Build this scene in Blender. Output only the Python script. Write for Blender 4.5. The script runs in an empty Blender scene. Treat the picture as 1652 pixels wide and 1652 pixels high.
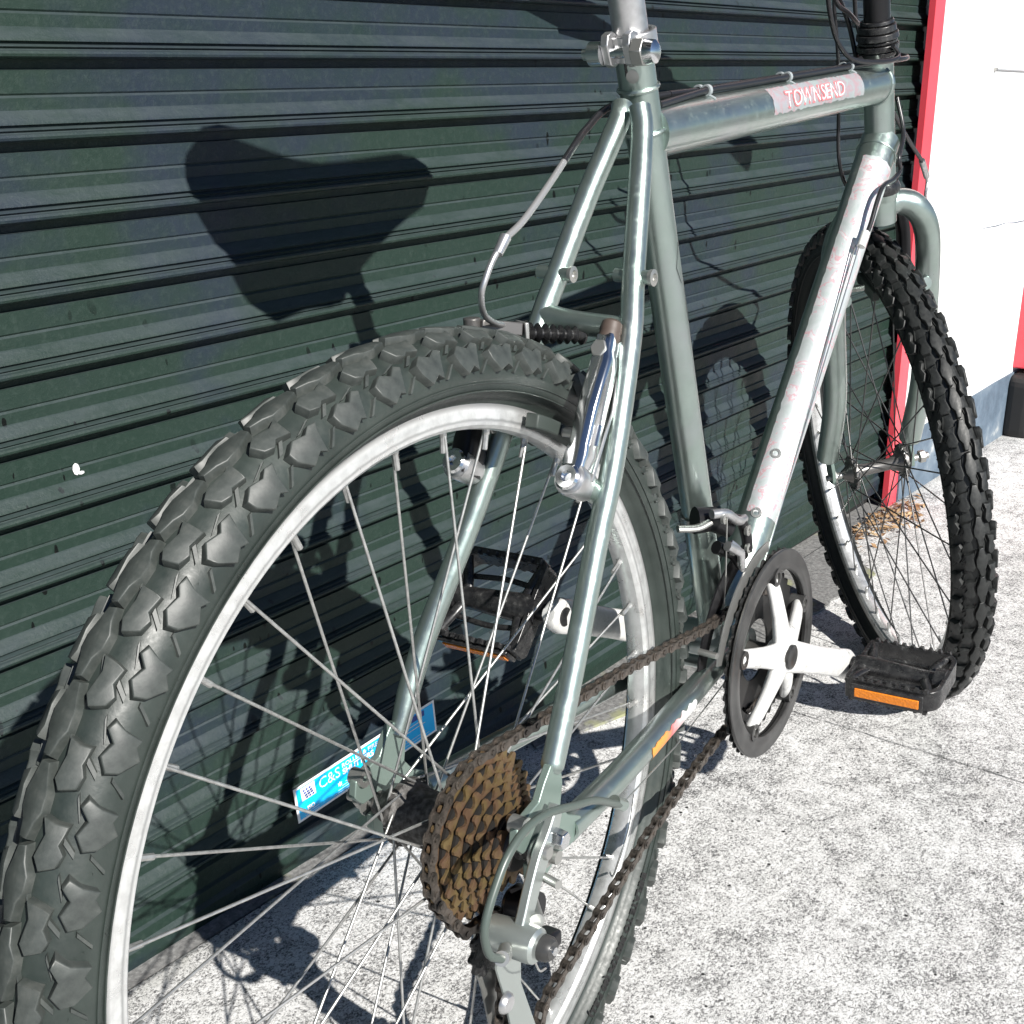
import bpy, bmesh, math, random
from mathutils import Vector, Matrix, noise

random.seed(7)
scene = bpy.context.scene
col = scene.collection
PI = math.pi

# ---------------------------------------------------------------- camera
F_PX, CX, CY = 1954.2, 176.3, 158.7          # focal length and optical centre of the 1652 px photograph
cam_d = bpy.data.cameras.new('camera')
cam = bpy.data.objects.new('camera', cam_d)
col.objects.link(cam)
cam_d.sensor_width = 36.0
cam_d.lens = F_PX / 1652 * 36.0
cam_d.shift_x = -CX / 1652
cam_d.shift_y = CY / 1652
cam_d.clip_start = 0.02
cam_d.clip_end = 500
YAW, PITCH, ROLL = -0.9721, -0.4259, 0.0024
cam.matrix_world = (Matrix.Translation((-0.4877, -0.8752, 0.7907)) @ Matrix.Rotation(YAW, 4, 'Z')
                    @ Matrix.Rotation(PI / 2 + PITCH, 4, 'X') @ Matrix.Rotation(ROLL, 4, 'Z'))
scene.camera = cam

# ---------------------------------------------------------------- light
SUN = Vector((0.27, 1.0, -0.732)).normalized()         # direction the light travels
elev = math.asin(-SUN.z)
world = bpy.data.worlds.new('World')
scene.world = world
world.use_nodes = True
wn = world.node_tree
bg = wn.nodes['Background']
sky = wn.nodes.new('ShaderNodeTexSky')
sky.sky_type = 'NISHITA'
sky.sun_disc = False
sky.sun_elevation = elev
sky.altitude = 2200
sky.air_density = 0.8
sky.dust_density = 0.15
sky.ozone_density = 2.5
sky.sun_rotation = math.atan2(-SUN.x, -SUN.y)
wn.links.new(sky.outputs[0], bg.inputs[0])
bg.inputs[1].default_value = 0.05
sun_d = bpy.data.lights.new('sun', 'SUN')
sun_d.energy = 5.0
sun_d.angle = math.radians(0.5)
sun_d.color = (1.0, 0.965, 0.91)
sun = bpy.data.objects.new('sun', sun_d)
col.objects.link(sun)
sun.location = (-2, -5, 6)
sun.rotation_euler = SUN.to_track_quat('-Z', 'Y').to_euler()
vs = scene.view_settings
vs.view_transform = 'Standard'
vs.look = 'None'
vs.gamma = 1
vs.use_curve_mapping = False
vs.exposure = 0.72

# ---------------------------------------------------------------- materials
class Mat:
    def __init__(self, name, color=(.5, .5, .5), rough=.5, metal=0.0, coat=0.0, spec=.5):
        self.m = bpy.data.materials.new(name)
        self.m.use_nodes = True
        self.nt = self.m.node_tree
        self.b = self.nt.nodes['Principled BSDF']
        self.b.inputs['Base Color'].default_value = (*color, 1)
        self.b.inputs['Roughness'].default_value = rough
        self.b.inputs['Metallic'].default_value = metal
        self.b.inputs['Coat Weight'].default_value = coat
        self.b.inputs['Specular IOR Level'].default_value = spec
        self.tc = None

    def n(self, t, **kw):
        nd = self.nt.nodes.new(t)
        for k, v in kw.items():
            if k in nd.inputs:
                nd.inputs[k].default_value = v
            else:
                setattr(nd, k, v)
        return nd

    def l(self, a, b):
        self.nt.links.new(a, b)

    space = None
    def coord(self, scale=(1, 1, 1), kind='Object', rot=(0, 0, 0)):
        tc = self.n('ShaderNodeTexCoord')
        if self.space: tc.object = self.space
        mp = self.n('ShaderNodeMapping')
        mp.inputs['Scale'].default_value = scale
        mp.inputs['Rotation'].default_value = rot
        self.l(tc.outputs[kind], mp.inputs[0])
        return mp.outputs[0]

    def noise(self, scale, detail=4, rough=.55, co=None, dist=0):
        nd = self.n('ShaderNodeTexNoise', Scale=scale, Detail=detail, Roughness=rough, Distortion=dist)
        self.l(co or self.coord(), nd.inputs['Vector'])
        return nd.outputs[0]

    def ramp(self, fac, stops):
        r = self.n('ShaderNodeValToRGB')
        e = r.color_ramp.elements
        while len(e) < len(stops):
            e.new(.5)
        for i, (p, c) in enumerate(stops):
            e[i].position = p
            e[i].color = (*c, 1) if isinstance(c, tuple) else (c, c, c, 1)
        self.l(fac, r.inputs[0])
        return r.outputs[0]

    def mix(self, fac, a, b):
        m = self.n('ShaderNodeMix')
        m.data_type = 'RGBA'
        for s, v in ((m.inputs[0], fac), (m.inputs[6], a), (m.inputs[7], b)):
            if hasattr(v, 'is_linked'):
                self.l(v, s)
            elif isinstance(v, tuple):
                s.default_value = (*v, 1)
            else:
                s.default_value = v
        return m.outputs[2]

    def bump(self, h, strength=.3, dist=.001):
        b = self.n('ShaderNodeBump', Strength=strength, Distance=dist)
        self.l(h, b.inputs['Height'])
        prev = self.b.inputs['Normal']
        if prev.is_linked:
            self.l(prev.links[0].from_socket, b.inputs['Normal'])
        self.l(b.outputs[0], self.b.inputs['Normal'])

    def color(self, s):
        self.l(s, self.b.inputs['Base Color'])

    def rough(self, s):
        self.l(s, self.b.inputs['Roughness'])


M = {}
SPACE = bpy.data.objects.new('roller_shutter', None)      # the shutter's own empty: its paint is mapped in this space
col.objects.link(SPACE)

def mk():
    # bicycle paint: silvery grey green
    p = Mat('frame_paint', (.33, .42, .375), .3, .92, .5)
    p.b.inputs['Coat Roughness'].default_value = .12
    nz = p.noise(35, 5)
    basec = p.ramp(nz, [(.3, (.35, .425, .39)), (.7, (.42, .50, .465))])
    chips = p.ramp(p.noise(115, 6, .75), [(.715, 0.0), (.73, 1.0)])
    fade = p.ramp(p.noise(14, 5, .65), [(.50, 0.0), (.70, .55)])
    p.color(p.mix(chips, p.mix(fade, basec, (.42, .43, .46)), (.055, .040, .032)))
    f = p.noise(420, 2)
    p.bump(f, .06, .0004)
    sc = p.noise(90, 3, .7)
    p.rough(p.ramp(sc, [(.3, .29), (.60, .37), (.75, .55)]))
    M['paint'] = p.m
    M['alloy_green'] = Mat('worn_grey_alloy', (.46, .50, .48), .34, .8).m
    M['paint_dark'] = Mat('dropout_paint', (.21, .275, .245), .38, .5, .1).m
    r = Mat('tyre_rubber', (.03, .03, .03), .52, 0, 0, .55)
    co = r.coord()
    a = r.noise(22, 5, .6, co)
    b = r.noise(260, 3, .6, co)
    r.color(r.mix(r.ramp(a, [(.38, 0.0), (.66, 1.0)]), (.016, .023, .020), (.034, .044, .039)))
    r.rough(r.ramp(b, [(.3, .38), (.7, .54)]))
    r.bump(b, .25, .0005)
    M['rubber'] = r.m
    k = Mat('tread_rubber', (.05, .048, .045), .5, 0, 0, .6)
    co = k.coord()
    b = k.noise(65, 6, .7, co)
    k.color(k.ramp(b, [(.33, (.024, .029, .027)), (.52, (.044, .051, .047)), (.72, (.076, .081, .075))]))
    k.bump(b, .35, .0006)
    M['tread'] = k.m
    M['dark_spoke'] = Mat('dark_spoke_steel', (.10, .10, .10), .4, .8).m
    r = Mat('black_rubber', (.012, .012, .012), .5, 0, 0, .5)
    b = r.noise(200, 3, .6)
    r.color(r.ramp(b, [(.35, (.008, .009, .009)), (.7, (.022, .024, .023))]))
    r.rough(r.ramp(b, [(.3, .42), (.7, .62)]))
    r.bump(b, .3, .0006)
    M['black_rubber'] = r.m
    a = Mat('rim_alloy', (.72, .73, .72), .32, .72)
    co = a.coord()
    n1 = a.noise(120, 4, .6, co)
    sp = a.n('ShaderNodeSeparateXYZ'); a.l(co, sp.inputs[0])
    x2 = a.n('ShaderNodeMath', operation='MULTIPLY'); a.l(sp.outputs[0], x2.inputs[0]); a.l(sp.outputs[0], x2.inputs[1])
    z2 = a.n('ShaderNodeMath', operation='MULTIPLY_ADD'); a.l(sp.outputs[2], z2.inputs[0]); a.l(sp.outputs[2], z2.inputs[1]); a.l(x2.outputs[0], z2.inputs[2])
    rr_ = a.n('ShaderNodeMath', operation='SQRT'); a.l(z2.outputs[0], rr_.inputs[0])
    wr = a.n('ShaderNodeMath', operation='MULTIPLY_ADD'); a.l(n1, wr.inputs[0]); wr.inputs[1].default_value = .0016; a.l(rr_.outputs[0], wr.inputs[2])
    mr_ = a.n('ShaderNodeMapRange'); a.l(wr.outputs[0], mr_.inputs[0]); mr_.inputs[1].default_value = .262; mr_.inputs[2].default_value = .287
    track = a.ramp(mr_.outputs[0], [(.0, (.74, .75, .75)), (.30, (.80, .81, .80)), (.36, (.42, .43, .43)), (.42, (.80, .81, .80)), (.62, (.84, .85, .84)), (.72, (.46, .465, .46)), (.92, (.36, .36, .355)), (1.0, (.10, .10, .10))])
    a.color(a.mix(a.ramp(n1, [(.35, .35), (.6, 0.0)]), track, (.42, .42, .41)))
    a.rough(a.ramp(a.noise(60, 3, .6, co), [(.35, .26), (.7, .45)]))
    M['rim'] = a.m
    s = Mat('spoke_steel', (.55, .55, .54), .42, .85)
    s.color(s.ramp(s.noise(200, 3), [(.3, (.4, .4, .39)), (.7, (.62, .62, .6))]))
    M['spoke'] = s.m
    M['chrome'] = Mat('polished_alloy', (.78, .79, .8), .16, 1).m
    al = Mat('brushed_alloy', (.62, .63, .64), .35, .9)
    al.color(al.ramp(al.noise(90, 4), [(.35, (.5, .5, .5)), (.7, (.7, .7, .71))]))
    M['alloy'] = al.m
    M['steel'] = Mat('zinc_steel', (.45, .45, .43), .4, .85).m
    w = Mat('crank_alloy', (.82, .82, .80), .42, .35)
    w.color(w.ramp(w.noise(70, 6, .75, w.coord()), [(.40, (.80, .80, .78)), (.60, (.70, .70, .68)), (.70, (.30, .29, .27))]))
    w.rough(w.ramp(w.noise(160, 4), [(.35, .30), (.7, .55)]))
    w.bump(w.noise(300, 3), .15, .0005)
    M['crank'] = w.m
    bp = Mat('black_plastic', (.018, .018, .019), .30, 0, 0, .6)
    bp.color(bp.ramp(bp.noise(110, 6, .75), [(.45, (.011, .011, .012)), (.60, (.03, .03, .03)), (.70, (.14, .14, .135))]))
    bp.rough(bp.ramp(bp.noise(120, 4, .7), [(.4, .24), (.65, .45)]))
    bp.bump(bp.noise(160, 5, .7), .25, .0005)
    M['black'] = bp.m
    M['black_metal'] = Mat('black_metal', (.02, .02, .022), .3, .5).m
    M['sheath'] = Mat('worn_silver_sheath', (.34, .34, .34), .35, .5).m
    M['housing'] = Mat('cable_housing', (.015, .015, .017), .32).m
    M['grey_housing'] = Mat('grey_cable_housing', (.07, .09, .08), .35).m
    M['cable'] = Mat('cable_steel', (.6, .6, .58), .3, .9).m
    # rusty cassette
    g = Mat('rusty_brass_sprocket', (.3, .2, .1), .5, .6)
    co = g.coord()
    g.color(g.mix(g.ramp(g.noise(70, 5, .6, co), [(.4, 0.0), (.6, 1.0)]), (.165, .100, .062), (.180, .130, .058)))
    g.rough(g.ramp(g.noise(150, 3, .6, co), [(.3, .35), (.7, .65)]))
    M['sprocket'] = g.m
    c = Mat('greasy_chain', (.09, .075, .065), .4, .7)
    co = c.coord()
    c.color(c.ramp(c.noise(150, 3, .6, co), [(.35, (.05, .045, .04)), (.7, (.17, .145, .125))]))
    M['chain'] = c.m
    M['dark_grease'] = Mat('dark_grease', (.012, .011, .010), .7, 0, 0, .3).m  # near-black that paints the depth between sprockets dark
    M['gunmetal'] = Mat('gunmetal', (.16, .155, .15), .4, .7).m
    M['grease'] = Mat('greasy_hub', (.045, .042, .04), .55, .4).m
    h = Mat('greasy_hub_shell', (.07, .065, .06), .6, .35)
    hb = h.noise(220, 4)
    h.color(h.ramp(hb, [(.4, (.03, .028, .026)), (.7, (.14, .135, .13))]))
    h.bump(hb, .5, .001)
    M['hub'] = h.m
    M['ring'] = Mat('black_chainring', (.03, .03, .03), .42, .4).m
    cg = Mat('guard_plastic', (.045, .045, .045), .33)
    cg.color(cg.ramp(cg.noise(40, 4), [(.35, (.018, .018, .018)), (.7, (.048, .048, .047))]))
    M['guard'] = cg.m
    o = Mat('amber_reflector', (.75, .22, .015), .18, 0, 0, .6)
    v = o.n('ShaderNodeTexVoronoi', Scale=420)
    o.l(o.coord(), v.inputs['Vector'])
    o.bump(v.outputs['Distance'], .5, .0008)
    M['amber'] = o.m
    br = Mat('brown_rubber', (.075, .055, .045), .55)
    M['brown'] = br.m
    M['pad'] = Mat('brake_rubber', (.035, .045, .04), .6).m
    M['seatpost'] = M['alloy']
    M['vinyl'] = Mat('saddle_vinyl', (.02, .02, .02), .5).m
    M['zip'] = Mat('clip_grey', (.30, .33, .34), .4).m
    M['white_plastic'] = Mat('white_ferrule', (.7, .7, .68), .4).m

    # ---- shutter
    s = Mat('shutter_green', (.02, .05, .036), .42, .0, 0, .2)
    s.space = SPACE
    co = s.coord()
    big = s.noise(3.2, 5, .6, co)
    fine = s.noise(150, 6, .75, s.coord((1, 1, 1)))
    base = s.ramp(big, [(.35, (.0135, .0290, .0215)), (.50, (.0165, .0310, .0250)), (.59, (.0170, .0255, .0370)), (.72, (.0140, .0290, .0235))])
    c2 = s.mix(s.ramp(fine, [(.5, 0.0), (.78, .45)]), base, (.050, .072, .063))
    # rain and dirt spots: small dark drips, strung in slanting trails
    co2 = s.coord((105, 105, 42), rot=(0, .40, 0))
    wv = s.n('ShaderNodeTexNoise', Scale=.8, Detail=2); s.l(co2, wv.inputs['Vector'])
    wa = s.n('ShaderNodeMixRGB'); wa.blend_type = 'ADD'; wa.inputs[0].default_value = .8; s.l(co2, wa.inputs[1]); s.l(wv.outputs[1], wa.inputs[2]); co2 = wa.outputs[0]
    v = s.n('ShaderNodeTexVoronoi', Scale=1.0, Randomness=1.0)
    s.l(co2, v.inputs['Vector'])
    vc = s.n('ShaderNodeSeparateColor'); s.l(v.outputs['Color'], vc.inputs[0])
    rad = s.n('ShaderNodeMapRange'); s.l(vc.outputs[0], rad.inputs[0]); rad.inputs[1].default_value = .42; rad.inputs[3].default_value = -.15; rad.inputs[4].default_value = .30
    lt = s.n('ShaderNodeMath', operation='LESS_THAN'); s.l(v.outputs['Distance'], lt.inputs[0]); s.l(rad.outputs[0], lt.inputs[1])
    spot = lt.outputs[0]
    area = s.ramp(s.noise(3.0, 3, .6, s.coord((1, 1, 1), rot=(0, .5, 0))), [(.45, 0.0), (.52, 1.0)])
    mm = s.n('ShaderNodeMath', operation='MULTIPLY')
    s.l(spot, mm.inputs[0]); s.l(area, mm.inputs[1])
    c3 = s.mix(mm.outputs[0], c2, (.0015, .003, .0025))
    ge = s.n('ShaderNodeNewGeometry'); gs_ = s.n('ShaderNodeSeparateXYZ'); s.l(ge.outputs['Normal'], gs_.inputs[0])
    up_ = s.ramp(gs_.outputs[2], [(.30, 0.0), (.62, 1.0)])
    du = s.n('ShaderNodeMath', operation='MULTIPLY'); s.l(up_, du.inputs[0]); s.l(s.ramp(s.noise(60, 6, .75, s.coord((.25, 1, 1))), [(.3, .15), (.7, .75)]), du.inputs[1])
    s.color(s.mix(du.outputs[0], c3, (.052, .066, .072)))  # faces turned up painted lighter to strengthen the ribs' highlights
    s.rough(s.ramp(s.noise(40, 5, .7, co), [(.3, .33), (.7, .55)]))
    s.bump(fine, .6, .0014)
    s.bump(s.noise(18, 4, .6, co), .25, .003)
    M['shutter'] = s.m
    M['void'] = Mat('dark_rubber_seal', (.006, .006, .006), .8).m  # near-black: paints the shutter's gaps dark, also colours the sidewall lettering

    # ---- concrete pavement
    g = Mat('concrete', (.6, .6, .6), .9, 0, 0, .2)
    co = g.coord()
    n1 = g.noise(300, 5, .80, g.coord((1, 1.25, 1), rot=(0, 0, .5)), .9)
    n2 = g.noise(38, 5, .7, co)
    n3 = g.noise(5, 4, .6, co)
    def ma(a_, k_, b_):
        m_ = g.n('ShaderNodeMath', operation='MULTIPLY_ADD')
        g.l(a_, m_.inputs[0]); m_.inputs[1].default_value = k_
        if hasattr(b_, 'is_linked'): g.l(b_, m_.inputs[2])
        else: m_.inputs[2].default_value = b_
        return m_.outputs[0]
    h = ma(n3, .10, ma(n2, .30, n1))
    speck = g.ramp(h, [(.585, (.11, .11, .112)), (.645, (.22, .22, .218)), (.675, (.38, .378, .37)), (.70, (.64, .638, .63)), (.80, (.76, .76, .75))])
    # larger aggregate and small dark pits
    v = g.n('ShaderNodeTexVoronoi', Scale=75, Randomness=1.0); g.l(g.coord((1, .55, 1), rot=(0, 0, .4)), v.inputs['Vector'])
    vc = g.n('ShaderNodeSeparateColor'); g.l(v.outputs['Color'], vc.inputs[0])
    stone = g.n('ShaderNodeMath', operation='GREATER_THAN'); g.l(vc.outputs[0], stone.inputs[0]); stone.inputs[1].default_value = .93
    near = g.n('ShaderNodeMath', operation='LESS_THAN'); g.l(v.outputs['Distance'], near.inputs[0]); near.inputs[1].default_value = .40
    sm_ = g.n('ShaderNodeMath', operation='MULTIPLY'); g.l(stone.outputs[0], sm_.inputs[0]); g.l(near.outputs[0], sm_.inputs[1])
    sk = g.n('ShaderNodeMath', operation='MULTIPLY'); g.l(sm_.outputs[0], sk.inputs[0]); sk.inputs[1].default_value = .28
    col_ = g.mix(sk.outputs[0], speck, (.28, .28, .275))
    v2 = g.n('ShaderNodeTexVoronoi', Scale=120); g.l(co, v2.inputs['Vector'])
    vc2 = g.n('ShaderNodeSeparateColor'); g.l(v2.outputs['Color'], vc2.inputs[0])
    p1 = g.n('ShaderNodeMath', operation='GREATER_THAN'); g.l(vc2.outputs[1], p1.inputs[0]); p1.inputs[1].default_value = .985
    p2 = g.n('ShaderNodeMath', operation='LESS_THAN'); g.l(v2.outputs['Distance'], p2.inputs[0]); p2.inputs[1].default_value = .25
    p3 = g.n('ShaderNodeMath', operation='MULTIPLY'); g.l(p1.outputs[0], p3.inputs[0]); g.l(p2.outputs[0], p3.inputs[1])
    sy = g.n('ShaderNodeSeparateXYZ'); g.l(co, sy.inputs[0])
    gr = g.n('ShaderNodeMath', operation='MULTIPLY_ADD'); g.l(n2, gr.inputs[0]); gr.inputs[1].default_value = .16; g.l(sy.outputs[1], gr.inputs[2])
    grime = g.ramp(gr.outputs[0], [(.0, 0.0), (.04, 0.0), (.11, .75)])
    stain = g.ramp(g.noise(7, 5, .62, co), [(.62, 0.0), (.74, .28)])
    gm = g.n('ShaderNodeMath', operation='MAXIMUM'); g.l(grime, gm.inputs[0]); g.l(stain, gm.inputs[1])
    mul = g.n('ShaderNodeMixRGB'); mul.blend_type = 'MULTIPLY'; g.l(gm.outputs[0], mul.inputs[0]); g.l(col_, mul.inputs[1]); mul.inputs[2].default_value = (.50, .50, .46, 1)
    g.color(g.mix(p3.outputs[0], mul.outputs[0], (.03, .03, .03)))
    g.bump(n1, .7, .0014)
    g.bump(n2, .35, .004)
    M['concrete'] = g.m
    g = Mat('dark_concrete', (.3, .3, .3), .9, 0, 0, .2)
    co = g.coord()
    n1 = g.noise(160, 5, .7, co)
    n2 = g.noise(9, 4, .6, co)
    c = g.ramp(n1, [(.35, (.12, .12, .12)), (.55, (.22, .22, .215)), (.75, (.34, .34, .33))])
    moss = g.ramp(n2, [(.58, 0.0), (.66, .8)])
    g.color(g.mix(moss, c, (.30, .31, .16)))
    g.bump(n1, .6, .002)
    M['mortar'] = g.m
    w = Mat('white_render', (.82, .82, .80), .8, 0, 0, .2)
    co = w.coord()
    w.color(w.ramp(w.noise(5, 5, .6, co), [(.3, (.70, .70, .685)), (.7, (.78, .78, .765))]))
    w.bump(w.noise(60, 5, .6, co), .25, .003)
    M['white'] = w.m
    b = Mat('plinth_grey_blue', (.11, .15, .19), .7)
    co = b.coord()
    b.color(b.ramp(b.noise(9, 6, .7, co), [(.32, (.055, .08, .11)), (.52, (.10, .14, .185)), (.64, (.16, .2, .24)), (.75, (.45, .46, .45))]))
    b.bump(b.noise(70, 5, .6, co), .4, .002)
    M['plinth'] = b.m
    r = Mat('red_gloss_paint', (.62, .035, .055), .35, 0, .1)
    r.color(r.ramp(r.noise(8, 4), [(.35, (.66, .055, .075)), (.7, (.78, .075, .105))]))
    M['red'] = r.m
    M['black_paint'] = Mat('black_paint', (.012, .012, .012), .6).m
    lf = Mat('dry_leaf', (.35, .16, .05), .8)
    lf.color(lf.ramp(lf.noise(30, 3, .6, lf.coord()), [(.35, (.10, .05, .025)), (.5, (.30, .18, .09)), (.62, (.42, .30, .17)), (.75, (.50, .42, .30))]))
    M['leaf'] = lf.m
    M['sticker_blue'] = Mat('sticker_blue', (.0, .46, .92), .35).m
    M['sticker_navy'] = Mat('sticker_navy', (.01, .05, .30), .35).m
    M['sticker_white'] = Mat('sticker_white', (.8, .8, .8), .4).m
    M['decal_pink'] = Mat('decal_pink', (.52, .17, .18), .45).m
    M['decal_white'] = Mat('decal_white', (.62, .60, .62), .4).m
    M['decal_dark'] = Mat('decal_dark', (.05, .06, .06), .45).m
    # faded decal patch: red / orange / silver blotches
    d = Mat('faded_decal', (.6, .3, .3), .42, .2)
    co = d.coord()
    d.color(d.ramp(d.noise(38, 4, .6, co, 1.2), [(.34, (.33, .39, .38)), (.46, (.33, .35, .36)), (.53, (.40, .26, .28)), (.57, (.36, .33, .35)), (.66, (.32, .35, .37)), (.8, (.38, .42, .45))]))
    M['decal_patch'] = d.m
    d = Mat('faded_stripe', (.6, .3, .3), .38, .45)
    co = d.coord((1, 1, 1))
    d.color(d.ramp(d.noise(34, 4, .6, co, 2.0), [(.36, (.50, .55, .54)), (.53, (.58, .60, .61)), (.565, (.70, .36, .40)), (.58, (.68, .66, .68)), (.67, (.66, .68, .68)), (.70, (.70, .48, .50)), (.73, (.60, .64, .63))]))
    M['decal_stripe'] = d.m
    d = Mat('orange_fade', (.8, .3, .05), .4)
    co = d.coord((1, 1, 1))
    sp = d.n('ShaderNodeSeparateXYZ'); d.l(co, sp.inputs[0])
    ns = d.noise(60, 3, .6, co)
    ad = d.n('ShaderNodeMath', operation='MULTIPLY_ADD'); d.l(ns, ad.inputs[0]); ad.inputs[1].default_value = .03; d.l(sp.outputs[0], ad.inputs[2])
    mr = d.n('ShaderNodeMapRange'); mr.inputs[1].default_value = .180; mr.inputs[2].default_value = .300; d.l(ad.outputs[0], mr.inputs[0])
    d.color(d.ramp(mr.outputs[0], [(.0, (.72, .28, .03)), (.35, (.75, .25, .06)), (.5, (.7, .14, .14)), (.68, (.6, .5, .5)), (.8, (.7, .72, .7))]))
    M['decal_orange'] = d.m

mk()

# ---------------------------------------------------------------- mesh helpers
def frame_of(d):
    d = d.normalized()
    a = Vector((0, 0, 1)) if abs(d.z) < .9 else Vector((1, 0, 0))
    u = d.cross(a).normalized()
    return u, d.cross(u).normalized()

class MB:
    def __init__(self):
        self.v = []; self.f = []

    def add(self, vs, fs):
        o = len(self.v)
        self.v += [Vector(p) for p in vs]
        self.f += [tuple(i + o for i in f) for f in fs]
        return self

    def tube(self, pts, r, n=12, cap=True, flat=None):
        pts = [Vector(p) for p in pts]
        m = len(pts)
        rs = r if isinstance(r, (list, tuple)) else [r] * m
        vs = []; fs = []
        u = None
        for i, p in enumerate(pts):
            d = (pts[min(i + 1, m - 1)] - pts[max(i - 1, 0)]).normalized()
            if u is None:
                u, w = frame_of(d)
            else:
                u = (u - d * u.dot(d)).normalized()
                w = d.cross(u).normalized()
            for k in range(n):
                t = 2 * PI * k / n
                q = u * math.cos(t) * rs[i] + w * math.sin(t) * rs[i]
                if flat:
                    ax, s = flat
                    ax = Vector(ax)
                    q = q - ax * q.dot(ax) * (1 - s)
                vs.append(p + q)
        for i in range(m - 1):
            for k in range(n):
                a = i * n + k; b = i * n + (k + 1) % n
                fs.append((a, b, b + n, a + n))
        if cap:
            fs.append(tuple(range(n - 1, -1, -1)))
            fs.append(tuple(range((m - 1) * n, m * n)))
        return self.add(vs, fs)

    def lathe(self, prof, o, ax, n=24, closed=False, start=0.0, arc=2 * PI, cap=True):
        """prof: (distance along ax, radius)"""
        o = Vector(o); ax = Vector(ax).normalized()
        u, w = frame_of(ax)
        vs = []; fs = []
        full = abs(arc - 2 * PI) < 1e-6
        m = n if full else n + 1
        for a, r in prof:
            for k in range(m):
                t = start + arc * k / n
                vs.append(o + ax * a + (u * math.cos(t) + w * math.sin(t)) * r)
        P = len(prof)
        for i in range(P if closed else P - 1):
            j = (i + 1) % P
            for k in range(n):
                k2 = (k + 1) % m
                fs.append((i * m + k, i * m + k2, j * m + k2, j * m + k))
        if not closed and cap:
            if prof[0][1] > 1e-6: fs.append(tuple(range(m - 1, -1, -1)))
            if prof[-1][1] > 1e-6: fs.append(tuple(range((P - 1) * m, P * m)))
        return self.add(vs, fs)

    def box(self, c, s, rot=None):
        c = Vector(c); R = rot or Matrix.Identity(3)
        vs = [c + R @ Vector((sx * s[0] / 2, sy * s[1] / 2, sz * s[2] / 2)) for sx in (-1, 1) for sy in (-1, 1) for sz in (-1, 1)]
        return self.add(vs, [(0, 1, 3, 2), (4, 6, 7, 5), (0, 4, 5, 1), (2, 3, 7, 6), (0, 2, 6, 4), (1, 5, 7, 3)])

    def prism(self, poly, f, d0, d1):
        """poly: 2D points mapped by f(a, b, depth) -> 3D"""
        n = len(poly)
        vs = [f(a, b, d0) for a, b in poly] + [f(a, b, d1) for a, b in poly]
        fs = [tuple(range(n)), tuple(range(2 * n - 1, n - 1, -1))]
        fs += [(i, i + n, (i + 1) % n + n, (i + 1) % n) for i in range(n)]
        return self.add(vs, fs)

    def ball(self, c, r, s=(1, 1, 1), n=12):
        c = Vector(c)
        vs = []; fs = []
        m = n // 2
        for i in range(m + 1):
            p = PI * i / m
            for k in range(n):
                t = 2 * PI * k / n
                vs.append(c + Vector((math.sin(p) * math.cos(t) * r * s[0], math.sin(p) * math.sin(t) * r * s[1], math.cos(p) * r * s[2])))
        for i in range(m):
            for k in range(n):
                fs.append((i * n + k, i * n + (k + 1) % n, (i + 1) * n + (k + 1) % n, (i + 1) * n + k))
        return self.add(vs, fs)

    def mesh(self, name, mat, angle=40, smooth=True):
        me = bpy.data.meshes.new(name)
        me.from_pydata([tuple(v) for v in self.v], [], self.f)
        bm = bmesh.new(); bm.from_mesh(me)
        bmesh.ops.remove_doubles(bm, verts=bm.verts, dist=1e-6)
        bmesh.ops.recalc_face_normals(bm, faces=bm.faces)
        bm.to_mesh(me); bm.free()
        mats = mat if isinstance(mat, list) else [mat]
        for m_ in mats:
            me.materials.append(M[m_] if isinstance(m_, str) else m_)
        if smooth:
            me.shade_smooth()
            me.set_sharp_from_angle(angle=math.radians(angle))
        return me

def link(name, data, parent=None, mat=None):
    o = bpy.data.objects.new(name, data)
    col.objects.link(o)
    if parent is not None:
        o.parent = parent
    if mat is not None:
        o.matrix_local = mat
    return o

def tag(o, label=None, category=None, group=None, kind=None):
    for k, v in (('label', label), ('category', category), ('group', group), ('kind', kind)):
        if v: o[k] = v
    return o

def smooth_path(pts, n=6):
    """Catmull-Rom through the points"""
    P = [Vector(p) for p in pts]
    P = [P[0] * 2 - P[1]] + P + [P[-1] * 2 - P[-2]]
    out = []
    for i in range(1, len(P) - 2):
        a, b, c, d = P[i - 1:i + 3]
        for k in range(n):
            t = k / n
            out.append(.5 * ((2 * b) + (c - a) * t + (2 * a - 5 * b + 4 * c - d) * t * t + (3 * b - a - 3 * c + d) * t ** 3))
    out.append(P[-2])
    return out

def text_geo(s, size, bold=0.0, shear=0.0):
    """flat glyph faces as (2D verts, faces), origin at the left of the baseline"""
    cu = bpy.data.curves.new('glyphs', 'FONT')
    cu.body = s; cu.size = size; cu.offset = bold; cu.shear = shear; cu.resolution_u = 3
    ob = bpy.data.objects.new('glyphs', cu)
    col.objects.link(ob)
    dg = bpy.context.evaluated_depsgraph_get()
    me = ob.evaluated_get(dg).to_mesh()
    vs = [(v.co.x, v.co.y) for v in me.vertices]
    fs = [tuple(p.vertices) for p in me.polygons]
    ob.evaluated_get(dg).to_mesh_clear()
    bpy.data.objects.remove(ob)
    bpy.data.curves.remove(cu)
    return vs, fs

def put_text(mb, s, size, f, bold=0.0, shear=0.0, width=None):
    vs, fs = text_geo(s, size, bold, shear)
    if width and vs:
        w = max(v[0] for v in vs)
        vs = [(x * width / w, y) for x, y in vs]
    mb.add([f(x, y) for x, y in vs], fs)
    return mb

# ================================================================ THE SETTING
GS = -0.0242                       # the pavement falls gently along the wall
def gz(x): return GS * x

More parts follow.
